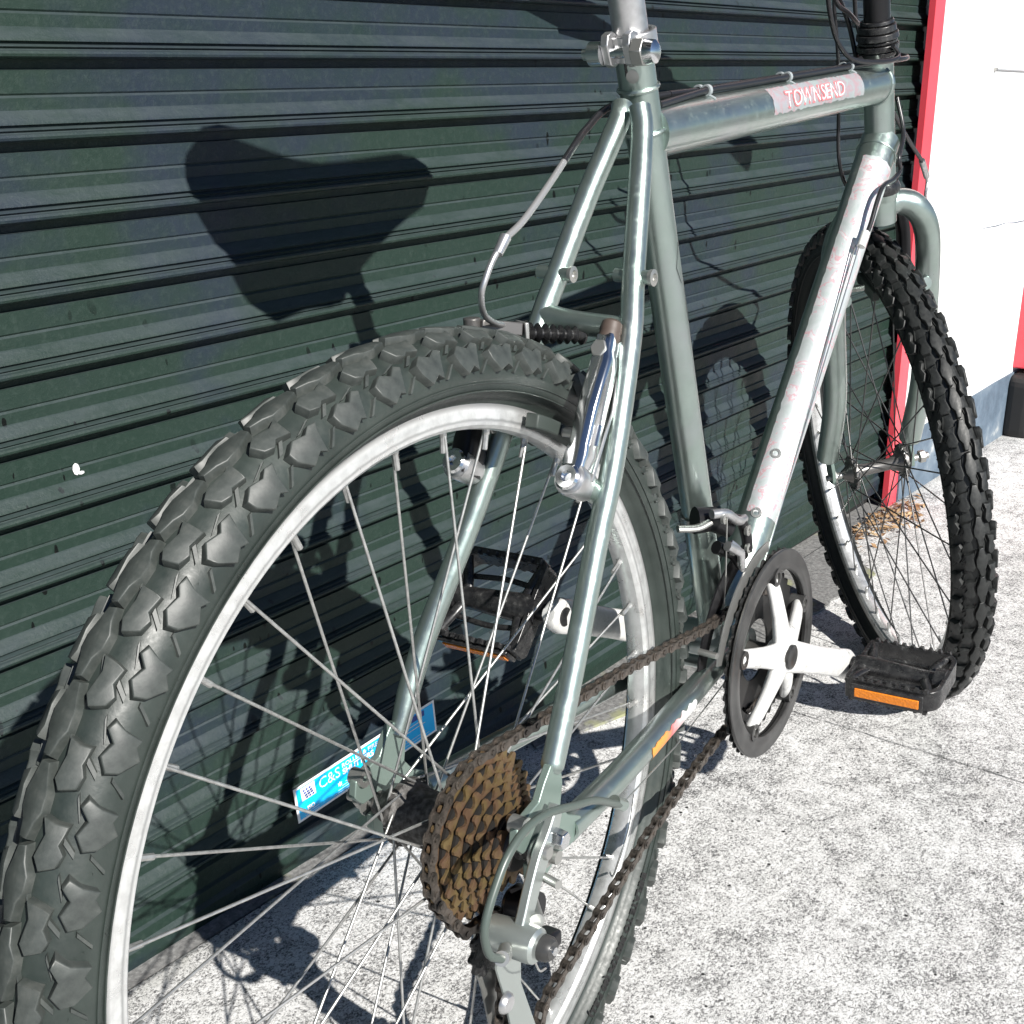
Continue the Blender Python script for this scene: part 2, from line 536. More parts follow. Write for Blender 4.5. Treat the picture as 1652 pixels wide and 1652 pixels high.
mb = MB()
X0, X1, Y0, Y1 = -60, 60, -80, .5
mb.add([(X0, Y0, gz(X0) - .012), (X1, Y0, gz(X1) - .012), (X1, Y1, gz(X1) - .012), (X0, Y1, gz(X0) - .012)], [(0, 1, 2, 3)])
ground = link('ground', mb.mesh('ground', 'mortar', smooth=False))
tag(ground, kind='structure')
pav = link('pavement', None)
tag(pav, kind='structure')
# cast slabs with an open joint square to the wall at x = 0.845
def slab(x0, x1, y0, y1):
    n = 90
    b = MB()
    top = []
    def wob(x, y, e):
        return e * (.0022 * noise.noise(Vector((x * 30, y * 30, 3.1))) + .0016 * noise.noise(Vector((x * 50, y * 140, 1.1))))
    ring = []
    for i in range(n * 3):
        t = i / (n * 3); ring.append((x0 + wob(x0, y0 + t * (y1 - y0), 1), y0 + t * (y1 - y0)))
    ring.append((x0, y1)); ring.append((x1, y1))
    for i in range(n * 3):
        t = i / (n * 3); ring.append((x1 + wob(x1, y1 - t * (y1 - y0), 1), y1 - t * (y1 - y0)))
    ring.append((x1, y0))
    b.prism(ring, lambda a, c, d: Vector((a, c, gz(a) + d)), -.011, 0)
    return link('paving_slab', b.mesh('paving_slab', 'concrete', smooth=False), pav)
slab(-2.6, .8445, -3.2, .0)
slab(.8485, 3.9, -3.2, .0)
for x0, x1, y0, y1 in [(-2.6, .8445, -6.4, -3.206), (.8485, 3.9, -6.4, -3.206)]:
    slab(x0, x1, y0, y1)

# darker grey patch on the ground beside the shutter
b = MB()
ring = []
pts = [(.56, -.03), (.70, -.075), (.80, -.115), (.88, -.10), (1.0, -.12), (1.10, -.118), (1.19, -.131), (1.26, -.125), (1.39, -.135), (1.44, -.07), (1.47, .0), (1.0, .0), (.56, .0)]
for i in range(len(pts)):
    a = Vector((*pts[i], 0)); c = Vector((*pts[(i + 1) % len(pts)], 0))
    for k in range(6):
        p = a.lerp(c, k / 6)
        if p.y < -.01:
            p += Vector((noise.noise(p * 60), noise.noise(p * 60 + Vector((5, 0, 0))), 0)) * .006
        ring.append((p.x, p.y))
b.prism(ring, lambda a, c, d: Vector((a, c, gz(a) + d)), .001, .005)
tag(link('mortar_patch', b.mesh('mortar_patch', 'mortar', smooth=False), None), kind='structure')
# recessed sill below the shutter
b = MB()
b.prism([(-2.6, .004), (1.9, .004), (1.9, .2), (-2.6, .2)], lambda a, c, d: Vector((a, c, gz(a) + d)), -.01, -.001)
tag(link('shutter_sill', b.mesh('shutter_sill', 'mortar', smooth=False)), kind='structure')

# ================================================================ ROLLER SHUTTER
SY = .0345
Z0, PS = .83975, .05608
shutter = SPACE
shutter.location = (0, SY, 0)
tag(shutter, 'closed dark green metal roller shutter with ribbed slats behind the bicycle', 'shutter')
# slat cross-section: (fraction of pitch below slat top, proud distance in mm), a closed sheet
prof = [(0, 0), (.28, .1), (.305, -1.3), (.335, .15), (.485, .4), (.50, 1.6), (.52, 2.2), (.605, 7.2), (.655, 8.4), (.672, 5.2), (.690, 5.4), (.706, 8.6), (.722, 9.8), (.745, 7.6), (.760, 8.2), (.775, 10.4), (.805, 11.2), (.838, 10.6), (.860, 8.4), (.866, 1.0), (.872, -3), (.99, -3), (1.0, 0)]
def slat_mesh(x0, x1, n=60):
    b = MB()
    vs = []; fs = []
    P = len(prof)
    for i in range(n + 1):
        x = x0 + (x1 - x0) * i / n
        for fz, d in prof:
            w = .35 * noise.noise(Vector((x * 5, fz * 3, 1))) * (0 if d < 0 else 1)
            vs.append((x, -(d + w) / 1000, -fz * PS))
    for i in range(n):
        for k in range(P - 1):
            a = i * P + k
            fs.append((a, a + P, a + P + 1, a + 1))
    # rounded cap of the rib at the right end
    b.add(vs, fs)
    e = n * P
    cap = [Vector(vs[e + k]) for k in range(4, P - 2)]
    m = len(cap)
    tip = [p + Vector((.006, .0015, 0)) for p in cap]
    back = [Vector((x1 + .009, .002, p.z)) for p in cap]
    b.add(cap + tip + back, [(k, k + 1, k + 1 + m, k + m) for k in range(m - 1)] + [(k + m, k + 1 + m, k + 1 + 2 * m, k + 2 * m) for k in range(m - 1)])
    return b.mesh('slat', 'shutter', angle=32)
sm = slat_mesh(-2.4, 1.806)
NS = 15
for k in range(-18, NS + 1):
    if Z0 - k * PS - PS < .035: break
    s = link('slat', sm, shutter, Matrix.Translation((random.uniform(-.003, .003), random.uniform(-.0004, .0004), Z0 - k * PS)))
zb = Z0 - k * PS          # top of the bottom rail
b = MB()
rail = [(zb, 0), (zb - .002, .003), (zb - .022, .003), (zb - .024, .007), (zb - .030, .0075), (.020, .0075), (.016, .012), (.008, .013), (.005, .013), (.0, .011), (-.012, .011), (-.013, .0)]
vs = []; n = 90
for i in range(n + 1):
    x = -2.4 + (1.806 + 2.4) * i / n
    for z, d in rail: vs.append((x, -d - .0006 * noise.noise(Vector((x * 7, z * 40, 2))), z))
P = len(rail)
b.add(vs, [(i * P + j, (i + 1) * P + j, (i + 1) * P + j + 1, i * P + j + 1) for i in range(n) for j in range(P - 1)])
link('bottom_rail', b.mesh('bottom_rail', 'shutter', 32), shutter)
b = MB(); b.box((-.3, .02, -.02), (4.3, .012, .05))  # black strip standing in for the dark gap under the rail
link('rubber_seal', b.mesh('rubber_seal', 'void', smooth=False), shutter)
b = MB(); b.box((-.3, .045, 1.1), (4.6, .01, 2.6))
b.box((1.845, .0215, 1.1), (.052, .037, 2.6))  # black box standing in for the shaded gap between slats and post
link('guide_channel', b.mesh('guide_channel', 'void', smooth=False), shutter)

# red painted door post
b = MB()
b.prism([(1.760, -.0), (1.806, -.0), (1.806, .03), (1.760, .012)], lambda a, c, d: Vector((a, c, d)), -.048, 2.4)
post = link('door_post', b.mesh('door_post', 'red', smooth=False))
tag(post, 'narrow red painted post between the green shutter and white wall', 'door post')

# white rendered wall with a grey plinth
wall = link('rendered_wall', None)
wall.location = (1.806, 0, 0)
tag(wall, 'white rendered wall with blue grey plinth right of the red post', 'wall')
b = MB()
n = 40
b.prism([(1.8065, .0), (5.5, .0), (5.5, .4), (1.8065, .4)], lambda a, c, d: Vector((a - 1.806, c, d)), .09, 3.0)
link('render', b.mesh('render', 'white', smooth=False), wall)
b = MB()
top = []
for i in range(n + 1):
    x = 1.8065 + (5.5 - 1.8065) * i / n
    top.append((x, .0945 + .0025 * noise.noise(Vector((x * 9, 0, 0)))))
ring = [(x, z) for x, z in top] + [(5.5, -.16), (1.8065, -.07)]
b.prism(ring, lambda a, c, d: Vector((a - 1.806, d, c)), -.004, .1)
link('plinth', b.mesh('plinth', 'plinth', smooth=False), wall)
# hairline crack and fixing on the render
b = MB()
b.tube([(x - 1.806, -.0005, z) for x, z in [(2.13, .469), (2.18, .468), (2.24, .4655), (2.30, .466), (2.36, .4605), (2.44, .458)]], [.0004, .0009, .0013, .0008, .0013, .0015], 6)
link('crack', b.mesh('crack', 'plinth'), wall)
b = MB()
b.tube([(2.108 - 1.806, -.003, .777), (2.35 - 1.806, -.003, .772)], .0016, 8)
link('wall_wire', b.mesh('wall_wire', 'zip'), wall)
b = MB(); b.box((2.106 - 1.806, -.003, .777), (.008, .005, .006))
link('wire_clip', b.mesh('wire_clip', 'steel', smooth=False), wall)

# red pillar with black foot at the right edge
pillar = link('pillar', None)
pillar.location = (2.54, -.03, 0)
tag(pillar, 'red painted pillar with a black foot at the white wall', 'pillar')
b = MB(); b.box((.11, 0, 1.20), (.30, .07, 2.19))
o = link('shaft', b.mesh('shaft', 'red', smooth=False), pillar)
md = o.modifiers.new('bevel', 'BEVEL'); md.width = .004; md.segments = 2
b = MB(); b.box((.115, -.003, .012), (.37, .082, .165))
o = link('foot', b.mesh('foot', 'black_paint', smooth=False), pillar)
md = o.modifiers.new('bevel', 'BEVEL'); md.width = .028; md.segments = 4

# blue shop sticker low on the shutter
st = link('sticker', None)
sx, sy_, sz = .212, SY - .0140, .0905
u = Vector((.2175, 0, .0105)).normalized(); vv = Vector((-u.z, 0, u.x))
st.location = (sx, sy_, sz)
tag(st, 'blue and white shutter company sticker low on the green shutter', 'sticker')
LW, LH = .2185, .0430
def sp(x, y, d=0): return Vector((0, 0, 0)) + u * x - vv * (LH - y) + Vector((0, -d, 0))
def quad(mbb, x0, y0, x1, y1, d): return mbb.add([sp(x0, y0, d), sp(x1, y0, d), sp(x1, y1, d), sp(x0, y1, d)], [(0, 1, 2, 3)])
b = MB(); b.prism([(0, 0), (LW, 0), (LW, LH), (0, LH)], lambda a, c, d: sp(a, c, d), 0, .0006)
link('backing', b.mesh('backing', 'sticker_white', smooth=False), st)
b = MB(); quad(b, .003, .0028, LW - .003, LH - .0028, .0009)
link('blue_panel', b.mesh('blue_panel', 'sticker_blue', smooth=False), st)
b = MB()
put_text(b, 'ROLLER & FIRE', .0075, lambda x, y: sp(.068 + x, .0325 + y, .0013), .0001, width=.055)
put_text(b, 'SHUTTERS & DOORS', .0098, lambda x, y: sp(.068 + x, .0238 + y, .0013), .0003, width=.095)
put_text(b, 'LTD', .0058, lambda x, y: sp(.150 + x, .0325 + y, .0013), .0001)
put_text(b, 'C&S', .0185, lambda x, y: sp(.0335 + x, .0245 + y, .0013), .0000, width=.031)
put_text(b, 'ISO', .0070, lambda x, y: sp(.014 + x, .0095 + y, .0013), .0003)
for i in range(5): quad(b, .052 + .006 * i, .0050 + .0030 * i, .100 + .018 * i, .0055 + .0030 * i, .0013)
for i in range(2): quad(b, .010, .0045 + .0028 * i, .030, .0050 + .0028 * i, .0013)
for i in range(3): quad(b, .135, .0055 + .0035 * i, .158, .0060 + .0035 * i, .0013)
quad(b, .165, .006, .205, .0065, .0013); quad(b, .165, .010, .200, .0105, .0013)
quad(b, .165, .0215, .200, .0225, .0013); quad(b, .165, .0265, .192, .0275, .0013)
quad(b, .0085, .0235, .0285, .0395, .0013)
for cx, cy, r in ((.062, .0150, .0036), (.100, .0165, .0042), (.130, .0215, .0038)):
    b.add([sp(cx + r * math.cos(t) * (1 if k % 2 else .55), cy + r * math.sin(t) * (1 if k % 2 else .55), .0013) for k, t in enumerate([PI * q / 6 for q in range(12)])], [tuple(range(12))])
link('lettering', b.mesh('lettering', 'sticker_white', smooth=False), st)
b = MB()
for i in range(3):
    for j in range(4):
        x = .0115 + .0042 * i + .0012 * j; y = .0365 - .0032 * j
        b.add([sp(x, y, .0017), sp(x + .0028, y, .0017), sp(x + .0018, y - .0022, .0017), sp(x - .001, y - .0022, .0017)], [(0, 1, 2, 3)])
put_text(b, 'C&S', .0185, lambda x, y: sp(.0341 + x * 1, .0248 + y, .0017), -.0007, width=.0300)
quad(b, .178, .0315, .200, .0385, .0014)
tag(link('printed_motif', b.mesh('printed_motif', 'sticker_navy', smooth=False), st), kind='stuff')

# a white fleck stuck to the shutter
b = MB()
b.ball((0, 0, 0), .0040, (.8, .2, 1.3), 8)
b.ball((.0040, 0, -.0040), .0022, (1.3, .2, .7), 6)
o = link('white_fleck', b.mesh('white_fleck', 'sticker_white'))
o.location = (.048, SY - .0015, .484)
tag(o, 'small white fleck stuck on the green shutter slats at left', 'fleck')

# dry leaves gathered at the foot of the red post
b = MB()
for i in range(300):
    t = random.random()
    x = 1.60 + random.gauss(.0, .085) + .06; y = -.028 + random.gauss(0, .026)
    if y > -.004: y = -.004 - random.random() * .03
    z = gz(x) + .003 + random.random() * .014 * max(0, 1 - abs(x - 1.66) / .12)
    a = random.random() * 2 * PI; L = random.uniform(.004, .013); W = random.uniform(.0012, .0045)
    d = Vector((math.cos(a), math.sin(a), random.uniform(-.4, .5))); s_ = Vector((-math.sin(a), math.cos(a), random.uniform(-.6, .6)))
    c = Vector((x, y, z))
    b.add([c - d * L, c + s_ * W, c + d * L, c - s_ * W + Vector((0, 0, .002))], [(0, 1, 2), (0, 2, 3)])
tag(link('dry_leaves', b.mesh('dry_leaves', 'leaf', smooth=False)), 'small drift of dry brown leaves at the foot of the red post', 'leaves', kind='stuff')

# ================================================================ BICYCLE
BY, RW = -.4104, .3244
R3 = Matrix(((0.9952310, -0.0924803, 0.0310262), (0.0912465, 0.9950616, 0.0390705), (-0.0344862, -0.0360531, 0.9987547)))
bike = link('bicycle', None)
bike.matrix_world = Matrix.Translation((0, BY, 0)) @ R3.to_4x4()
tag(bike, 'grey green mountain bicycle with knobbly tyres standing by the shutter', 'bicycle')
AX = Matrix.Translation((0, 0, RW))        # children are laid out about the rear axle: x forward, y left, z up

def group(name, label=None, mat=None):
    o = link(name, None, bike, mat or AX)
    o.empty_display_size = .02
    if label: o['label'] = label
    return o

def part(name, mb, mat, parent, angle=40, bevel=None, label=None):
    o = link(name, mb.mesh(name, mat, angle), parent)
    if bevel:
        md = o.modifiers.new('bevel', 'BEVEL'); md.width = bevel; md.segments = 2; md.limit_method = 'ANGLE'
    if label: o['label'] = label
    return o

BBX, BBZ = .4204, -.0265
SA, HA = 1.2741, 1.2857
sdir = Vector((-math.cos(SA), 0, math.sin(SA)))
hdir = Vector((-math.cos(HA), 0, math.sin(HA)))
BB = Vector((BBX, 0, BBZ))
H0 = Vector((.8238, 0, .4378))
def seat(t): return BB + sdir * t
def head(t): return H0 + hdir * t

# ---------------- frame
fr = group('frame')
part('seat_tube', MB().tube([seat(.0), seat(.2), seat(.540)], .0140, 32), 'paint', fr)
part('head_tube', MB().tube([head(-.066), head(-.058), head(0), head(.058), head(.066)], [.0172, .0164, .0164, .0164, .0172], 32), 'paint', fr)
tj = Vector((.2815, 0, .4285)); tk = head(.030)
tt = lambda t: tj.lerp(tk, t)
TTd = (tk - tj).normalized()
# refine through measured centre line points
TA, TB = Vector((.3185, 0, .4321)), Vector((.7602, 0, .469))
TTd = (TB - TA).normalized()
tt0 = TA - TTd * .035; tt1 = TA + TTd * .495
part('top_tube', MB().tube([tt0, tt1], .0189, 40), 'paint', fr)
DJ = head(-.024)
DTd = (BB - DJ).normalized()
part('down_tube', MB().tube([DJ + DTd * -.002, DJ + DTd * .12, BB + DTd * -.012], [.0212, .0206, .0197], 40), 'paint', fr)
part('bottom_bracket_shell', MB().lathe([(-.034, .0125), (-.034, .0195), (.034, .0195), (.034, .0125)], BB, (0, 1, 0), 32), 'paint', fr)
# weld beads
def bead(a, d, r, n=28, rr=.0016):
    u_, w_ = frame_of(d)
    pts = []
    for k in range(n):
        t = 2 * PI * k / n
        pts.append(a + (u_ * math.cos(t) + w_ * math.sin(t)) * r)
    return MB().tube(pts + [pts[0]], rr, 6, cap=False)
RSTAY = [(.2420, -.0170, .4460), (.2335, -.0233, .4240), (.1871, -.0409, .3384), (.1670, -.0491, .3012), (.1256, -.0575, .2248), (.0992, -.0590, .1762), (.0607, -.0625, .1051), (.0334, -.0637, .0547), (.0273, -.0635, .0434)]
LSTAY = [(.2480, .0000, .4470), (.2397, -.0010, .4354), (.2139, .0105, .3877), (.1854, .0199, .3351), (.1708, .0247, .3082), (.1074, .0410, .1913), (.0557, .0590, .0959), (.0260, .0616, .0410)]
for P_ in (RSTAY, LSTAY):
    q_ = smooth_path(P_, 4)
    part('seat_stay', MB().tube(q_, [.0078] * 5 + [.0080] * (len(q_) - 7) + [.0072, .0060], 24), 'paint', fr)
RCS = [(.0450, -.0610, -.0110), (.0530, -.0600, -.0118), (.1222, -.0545, -.0150), (.2035, -.0455, -.0182), (.2808, -.0360, -.0212), (.3444, -.0280, -.0236), (.3900, -.0230, -.0252)]
for s in (1, -1):
    pth = smooth_path([(x, y * s, z) for x, y, z in RCS], 4)
    rr = [.0060, .0075, .0086] + [.0105] * (len(pth) - 6) + [.0108, .0110, .0108]
    part('chain_stay', MB().tube(pth, rr, 24), 'paint', fr)
part('brake_bridge', MB().tube([(.1730, .0250, .3120), (.1740, 0, .3080), (.1710, -.0480, .3060)], .0082, 20), 'paint', fr)
part('chain_stay_bridge', MB().tube([(.362, .026, -.022), (.362, -.026, -.022)], .0060, 16), 'paint', fr)
for s in (-1, 1):
    y = .0650 * s
    # dropout: forged plate with slot for the axle
    poly = [(.0215, .0520), (.0330, .0480), (.0345, .0330), (.0310, .0180), (.0400, .0060), (.0560, -.0035), (.0590, -.0130), (.0480, -.0190), (.0250, -.0180),
            (.0130, -.0240), (.0040, -.0270), (-.0040, -.0240), (-.0080, -.0170), (-.0075, -.0070), (.0010, -.0055), (.0035, .0020), (-.0020, .0065), (-.0150, .0060),
            (-.0225, .0140), (-.0200, .0260), (-.0080, .0300), (.0060, .0330), (.0130, .0430)]
    b = MB().prism(poly, lambda a, c, d: Vector((a, y + d, c)), -.0030, .0030)
    part('dropout', b, 'paint_dark', fr, 30, .0008)
    part('mudguard_eyelet', MB().lathe([(-.0055, .0028), (-.0055, .0062), (.0055, .0062), (.0055, .0028)], (-.0130, y, .0255), (0, 1, 0), 20, closed=True), 'steel', fr)
# bottle bosses on the down tube, rack bosses on the stays
perp = Vector((DTd.z, 0, -DTd.x))
if perp.z < 0: perp = -perp
for x in (.5673, .5221):
    t = (x - .012 - DJ.x) / DTd.x
    p = DJ + DTd * t + Vector((0, -.0060, 0)) + perp * .0175
    part('bottle_boss', MB().lathe([(0, .0058), (.0022, .0055), (.0024, .0030), (.0005, .0028)], p, perp + Vector((0, -.25, 0)), 16), 'steel', fr)
for ya, yb, xx in ((-.026, -.053, .1895), (.034, .008, .1860)):
    part('rack_boss', MB().tube([(xx, ya, .3395), (xx - .001, yb, .3388)], .0048, 16), 'paint', fr)
    part('rack_bolt', MB().lathe([(0, .0054), (.003, .0057), (.0035, .0030), (.0015, .0026)], (xx - .001, yb, .3388), (0, -1, 0), 16), 'steel', fr)
# welds
for a, d, r in ((seat(.478), sdir, .0150), (seat(.508), sdir, .0145)):
    part('weld_bead', bead(a, d, r), 'paint', fr)
b = bead(TB + TTd * .0405, TTd, .0190, rr=.0020); part('weld_bead', b, 'paint', fr)
b = bead(DJ + DTd * .017, DTd, .0212, rr=.0014); part('weld_bead', b, 'paint', fr)
# cable clips over the top tube
tup = Vector((-TTd.z, 0, TTd.x))
for x in (.3800, .5470, .7100):
    t = (x - TA.x) / TTd.x
    c = TA + TTd * t
    b = MB()
    arc = [c + tup * (.0185 + .0006) * math.cos(a) + Vector((0, 1, 0)) * -.0191 * math.sin(a) for a in [math.radians(q) for q in range(-35, 36, 7)]]
    b.tube(arc, .0011, 8, flat=None)
    for yy in (-.0035, .0035):
        b.lathe([(-.0022, .0030), (-.0022, .0044), (.0022, .0044), (.0022, .0030)], c + tup * .0222 + Vector((0, yy, 0)), TTd, 14, closed=True)
    part('cable_clip', b, 'zip', fr)
# ---- decals, laid on the tubes
def on_tube(o, d, r, side):
    """map (along, angle*r) on a tube; side = outward direction at angle 0"""
    d = d.normalized(); s = (side - d * side.dot(d)).normalized(); t = d.cross(s)
    def f(x, y, e=0.0):
        a = y / r
        return o + d * x + (s * math.cos(a) + t * math.sin(a)) * (r + e)
    return f
def patch(f, x0, x1, y0, y1, nx, ny, e, rag=.0):
    vs = []; fs = []
    for i in range(nx + 1):
        for j in range(ny + 1):
            x = x0 + (x1 - x0) * i / nx; y = y0 + (y1 - y0) * j / ny
            if rag:
                if i in (0, nx): x += rag * noise.noise(Vector((y * 200, i, 0)))
                if j in (0, ny): y += rag * noise.noise(Vector((x * 120, j, 4)))
            vs.append(f(x, y, e))
    for i in range(nx):
        for j in range(ny):
            a = i * (ny + 1) + j; fs.append((a, a + 1, a + ny + 2, a + ny + 1))
    return vs, fs
side = Vector((0, -1, .35))
f = on_tube(Vector((.480, 0, TA.z + (.480 - TA.x) * TTd.z / TTd.x)), TTd, .0189, side)
sgn = 1 if f(0, .01).z > f(0, -.01).z else -1
b = MB(); b.add(*patch(lambda x, y, e: f(x, y * sgn, e), .0, .232, -.0105, .0130, 60, 8, .0002, .002))
part('faded_panel', b, 'decal_patch', fr, 60)
b = MB()
put_text(b, 'TOWNSEND', .0185, lambda x, y: f(.026 + x, (y - .0065) * sgn, .0006), .0011, .25, width=.150)
part('lettering_outline', b, 'decal_pink', fr, 60)
b = MB()
put_text(b, 'TOWNSEND', .0185, lambda x, y: f(.026 + x, (y - .0065) * sgn, .0010), -.0001, .25, width=.1495)
part('lettering', b, 'decal_white', fr, 60)
dside = Vector((-.45, -.8, .35))
f2 = on_tube(DJ, DTd, .0213, dside)
f2b = f2
f2 = lambda x, y, e: DJ + DTd * x + (f2b(x, y, 0) - DJ - DTd * x).normalized() * ((.0212 + (.0206 - .0212) * x / .12 if x < .12 else .0206 + (.0197 - .0206) * (x - .12) / .46) + e)
b = MB(); b.add(*patch(f2, .036, .470, -.025, .025, 60, 18, .0003, .0015))
part('faded_stripe', b, 'decal_stripe', fr, 60)
cA, cB = Vector(RCS[3]), Vector(RCS[4])
f3 = on_tube(cA, cB - cA, .0105, Vector((0, -1, -.15)))
b = MB(); b.add(*patch(f3, -.026, .078, -.0060, .0056, 40, 6, .0003, .003))
part('orange_flash', b, 'decal_orange', fr, 60)
f4 = on_tube(seat(0), sdir, .0140, Vector((.35, -1, 0)))
b = MB()
outl = [(.392, -.002), (.388, .004), (.378, .008), (.366, .006), (.352, .001), (.340, -.001), (.318, .003), (.290, .0045), (.262, .004), (.262, .0046), (.290, .0052), (.318, .0038), (.340, .0002), (.352, .0022), (.366, .0072), (.379, .0092), (.389, .0052), (.394, -.002), (.384, -.006), (.376, -.0085), (.366, -.006), (.352, .0005)]
for i in range(len(outl) - 1):
    a, c = outl[i], outl[i + 1]
    dd = Vector((c[0] - a[0], c[1] - a[1])); nn = Vector((-dd.y, dd.x)).normalized() * .00035
    b.add([f4(a[0] + nn.x, a[1] + nn.y, .0003), f4(c[0] + nn.x, c[1] + nn.y, .0003), f4(c[0] - nn.x, c[1] - nn.y, .0003), f4(a[0] - nn.x, a[1] - nn.y, .0003)], [(0, 1, 2, 3)])
part('outline_decal', b, 'decal_dark', fr, 60)

# ---------------- seat post, clamp, saddle
part('seat_post', MB().tube([seat(.47), seat(.655)], .0127, 32), 'alloy', group('seat_post_assembly'))
cl = group('seat_clamp')
b = MB().lathe([(-.008, .0150), (-.008, .0182), (.009, .0182), (.009, .0150)], seat(.5365), sdir, 32, closed=True)
part('collar', b, 'alloy', cl, 35, .0006)
back = Vector((-sdir.z, 0, sdir.x))  # towards the rear
for yy in (-.0085, .0085):
    b = MB().prism([(-.009, -.012), (.010, -.012), (.013, -.002), (.012, .010), (.006, .016), (-.007, .013), (-.010, .004)],
                   lambda a, c, d: seat(.5365) + back * (.0165 + c * .55) + sdir * a + Vector((0, yy + d, 0)), -.0030, .0030)
    part('clamp_ear', b, 'alloy', cl, 35, .0008)
pb = seat(.5365) + back * .0205
part('clamp_bolt', MB().lathe([(-.030, .0), (-.030, .0052), (-.0285, .0075), (-.023, .0082), (-.0125, .0082), (-.0120, .0035), (.0115, .0035), (.012, .0080), (.022, .0080), (.022, .004), (.028, .0038), (.029, 0)], pb, (0, 1, 0), 20), 'chrome', cl)
part('clamp_nut', MB().lathe([(-.0215, .0098), (-.0125, .0098)], pb, (0, 1, 0), 6), 'steel', cl, 20, .0006)
# keyhole slot below the clamp
part('slot_rim', MB().lathe([(0, .0030), (.0012, .0046), (.0014, .0030)], seat(.519) + back * .0128 + Vector((0, -.004, 0)), back + Vector((0, -.3, 0)), 14), 'steel', cl)
part('post_slot', MB().tube([seat(.519) + back * .0136, seat(.532) + back * .0136], .0012, 8), 'black', cl)
sd = group('saddle')
rows = []
for (x, zt, w, zb_) in [(.072, .626, .046, .596), (.078, .656, .058, .582), (.093, .668, .068, .564), (.107, .671, .070, .551), (.150, .660, .056, .548), (.190, .650, .044, .536), (.215, .647, .036, .540), (.245, .646, .032, .562), (.290, .647, .026, .582), (.322, .647, .023, .594), (.345, .643, .018, .597), (.357, .628, .008, .605)]:
    r_ = []
    for k in range(17):
        a = PI * k / 16
        r_.append(Vector((x, -math.cos(a) * w, zb_ + .014 + (zt - zb_ - .014) * (math.sin(a) ** .55))))
    for k in range(1, 8):
        r_.append(Vector((x, w * .96 * (1 - k / 4), zb_ + .018)))
    rows.append(r_)
for r_ in rows:
    for p in r_: p.z += .018
b = MB(); n = len(rows[0])
b.add([p for r_ in rows for p in r_], [(i * n + k, i * n + (k + 1) % n, (i + 1) * n + (k + 1) % n, (i + 1) * n + k) for i in range(len(rows) - 1) for k in range(n)] + [tuple(range(n)), tuple(range((len(rows) - 1) * n, len(rows) * n))])
part('cover', b, 'vinyl', sd, 60)
for s in (-1, 1):
    part('rail', MB().tube(smooth_path([(.105, .026 * s, .600), (.125, .022 * s, .578), (.170, .018 * s, .570), (.205, .016 * s, .572), (.240, .010 * s, .604)], 4), .0035, 10), 'steel', sd)
part('seat_clamp_head', MB().tube([(.206, -.024, .566), (.206, .024, .566)], .011, 16).tube([seat(.61), seat(.655)], .016, 20), 'steel', sd)

# ---------------- headset
hs = group('headset')
rings = [(.066, .0190, .071, .0215), (.072, .0222, .0775, .0222), (.0785, .0205, .0815, .0205), (.0825, .0225, .0885, .0218), (.0895, .0200, .0960, .0196), (.0970, .0178, .1005, .0172)]
for a, r0, c, r1 in rings:
    part('headset_ring', MB().lathe([(a, .012), (a, r0), (c, r1), (c, .012)], H0, hdir, 32), 'black', hs, 35, .0006)
part('lower_cup', MB().lathe([(-.078, .017), (-.078, .0205), (-.0725, .0215), (-.0665, .0190), (-.066, .012)], H0, hdir, 32), 'black', hs, 35)

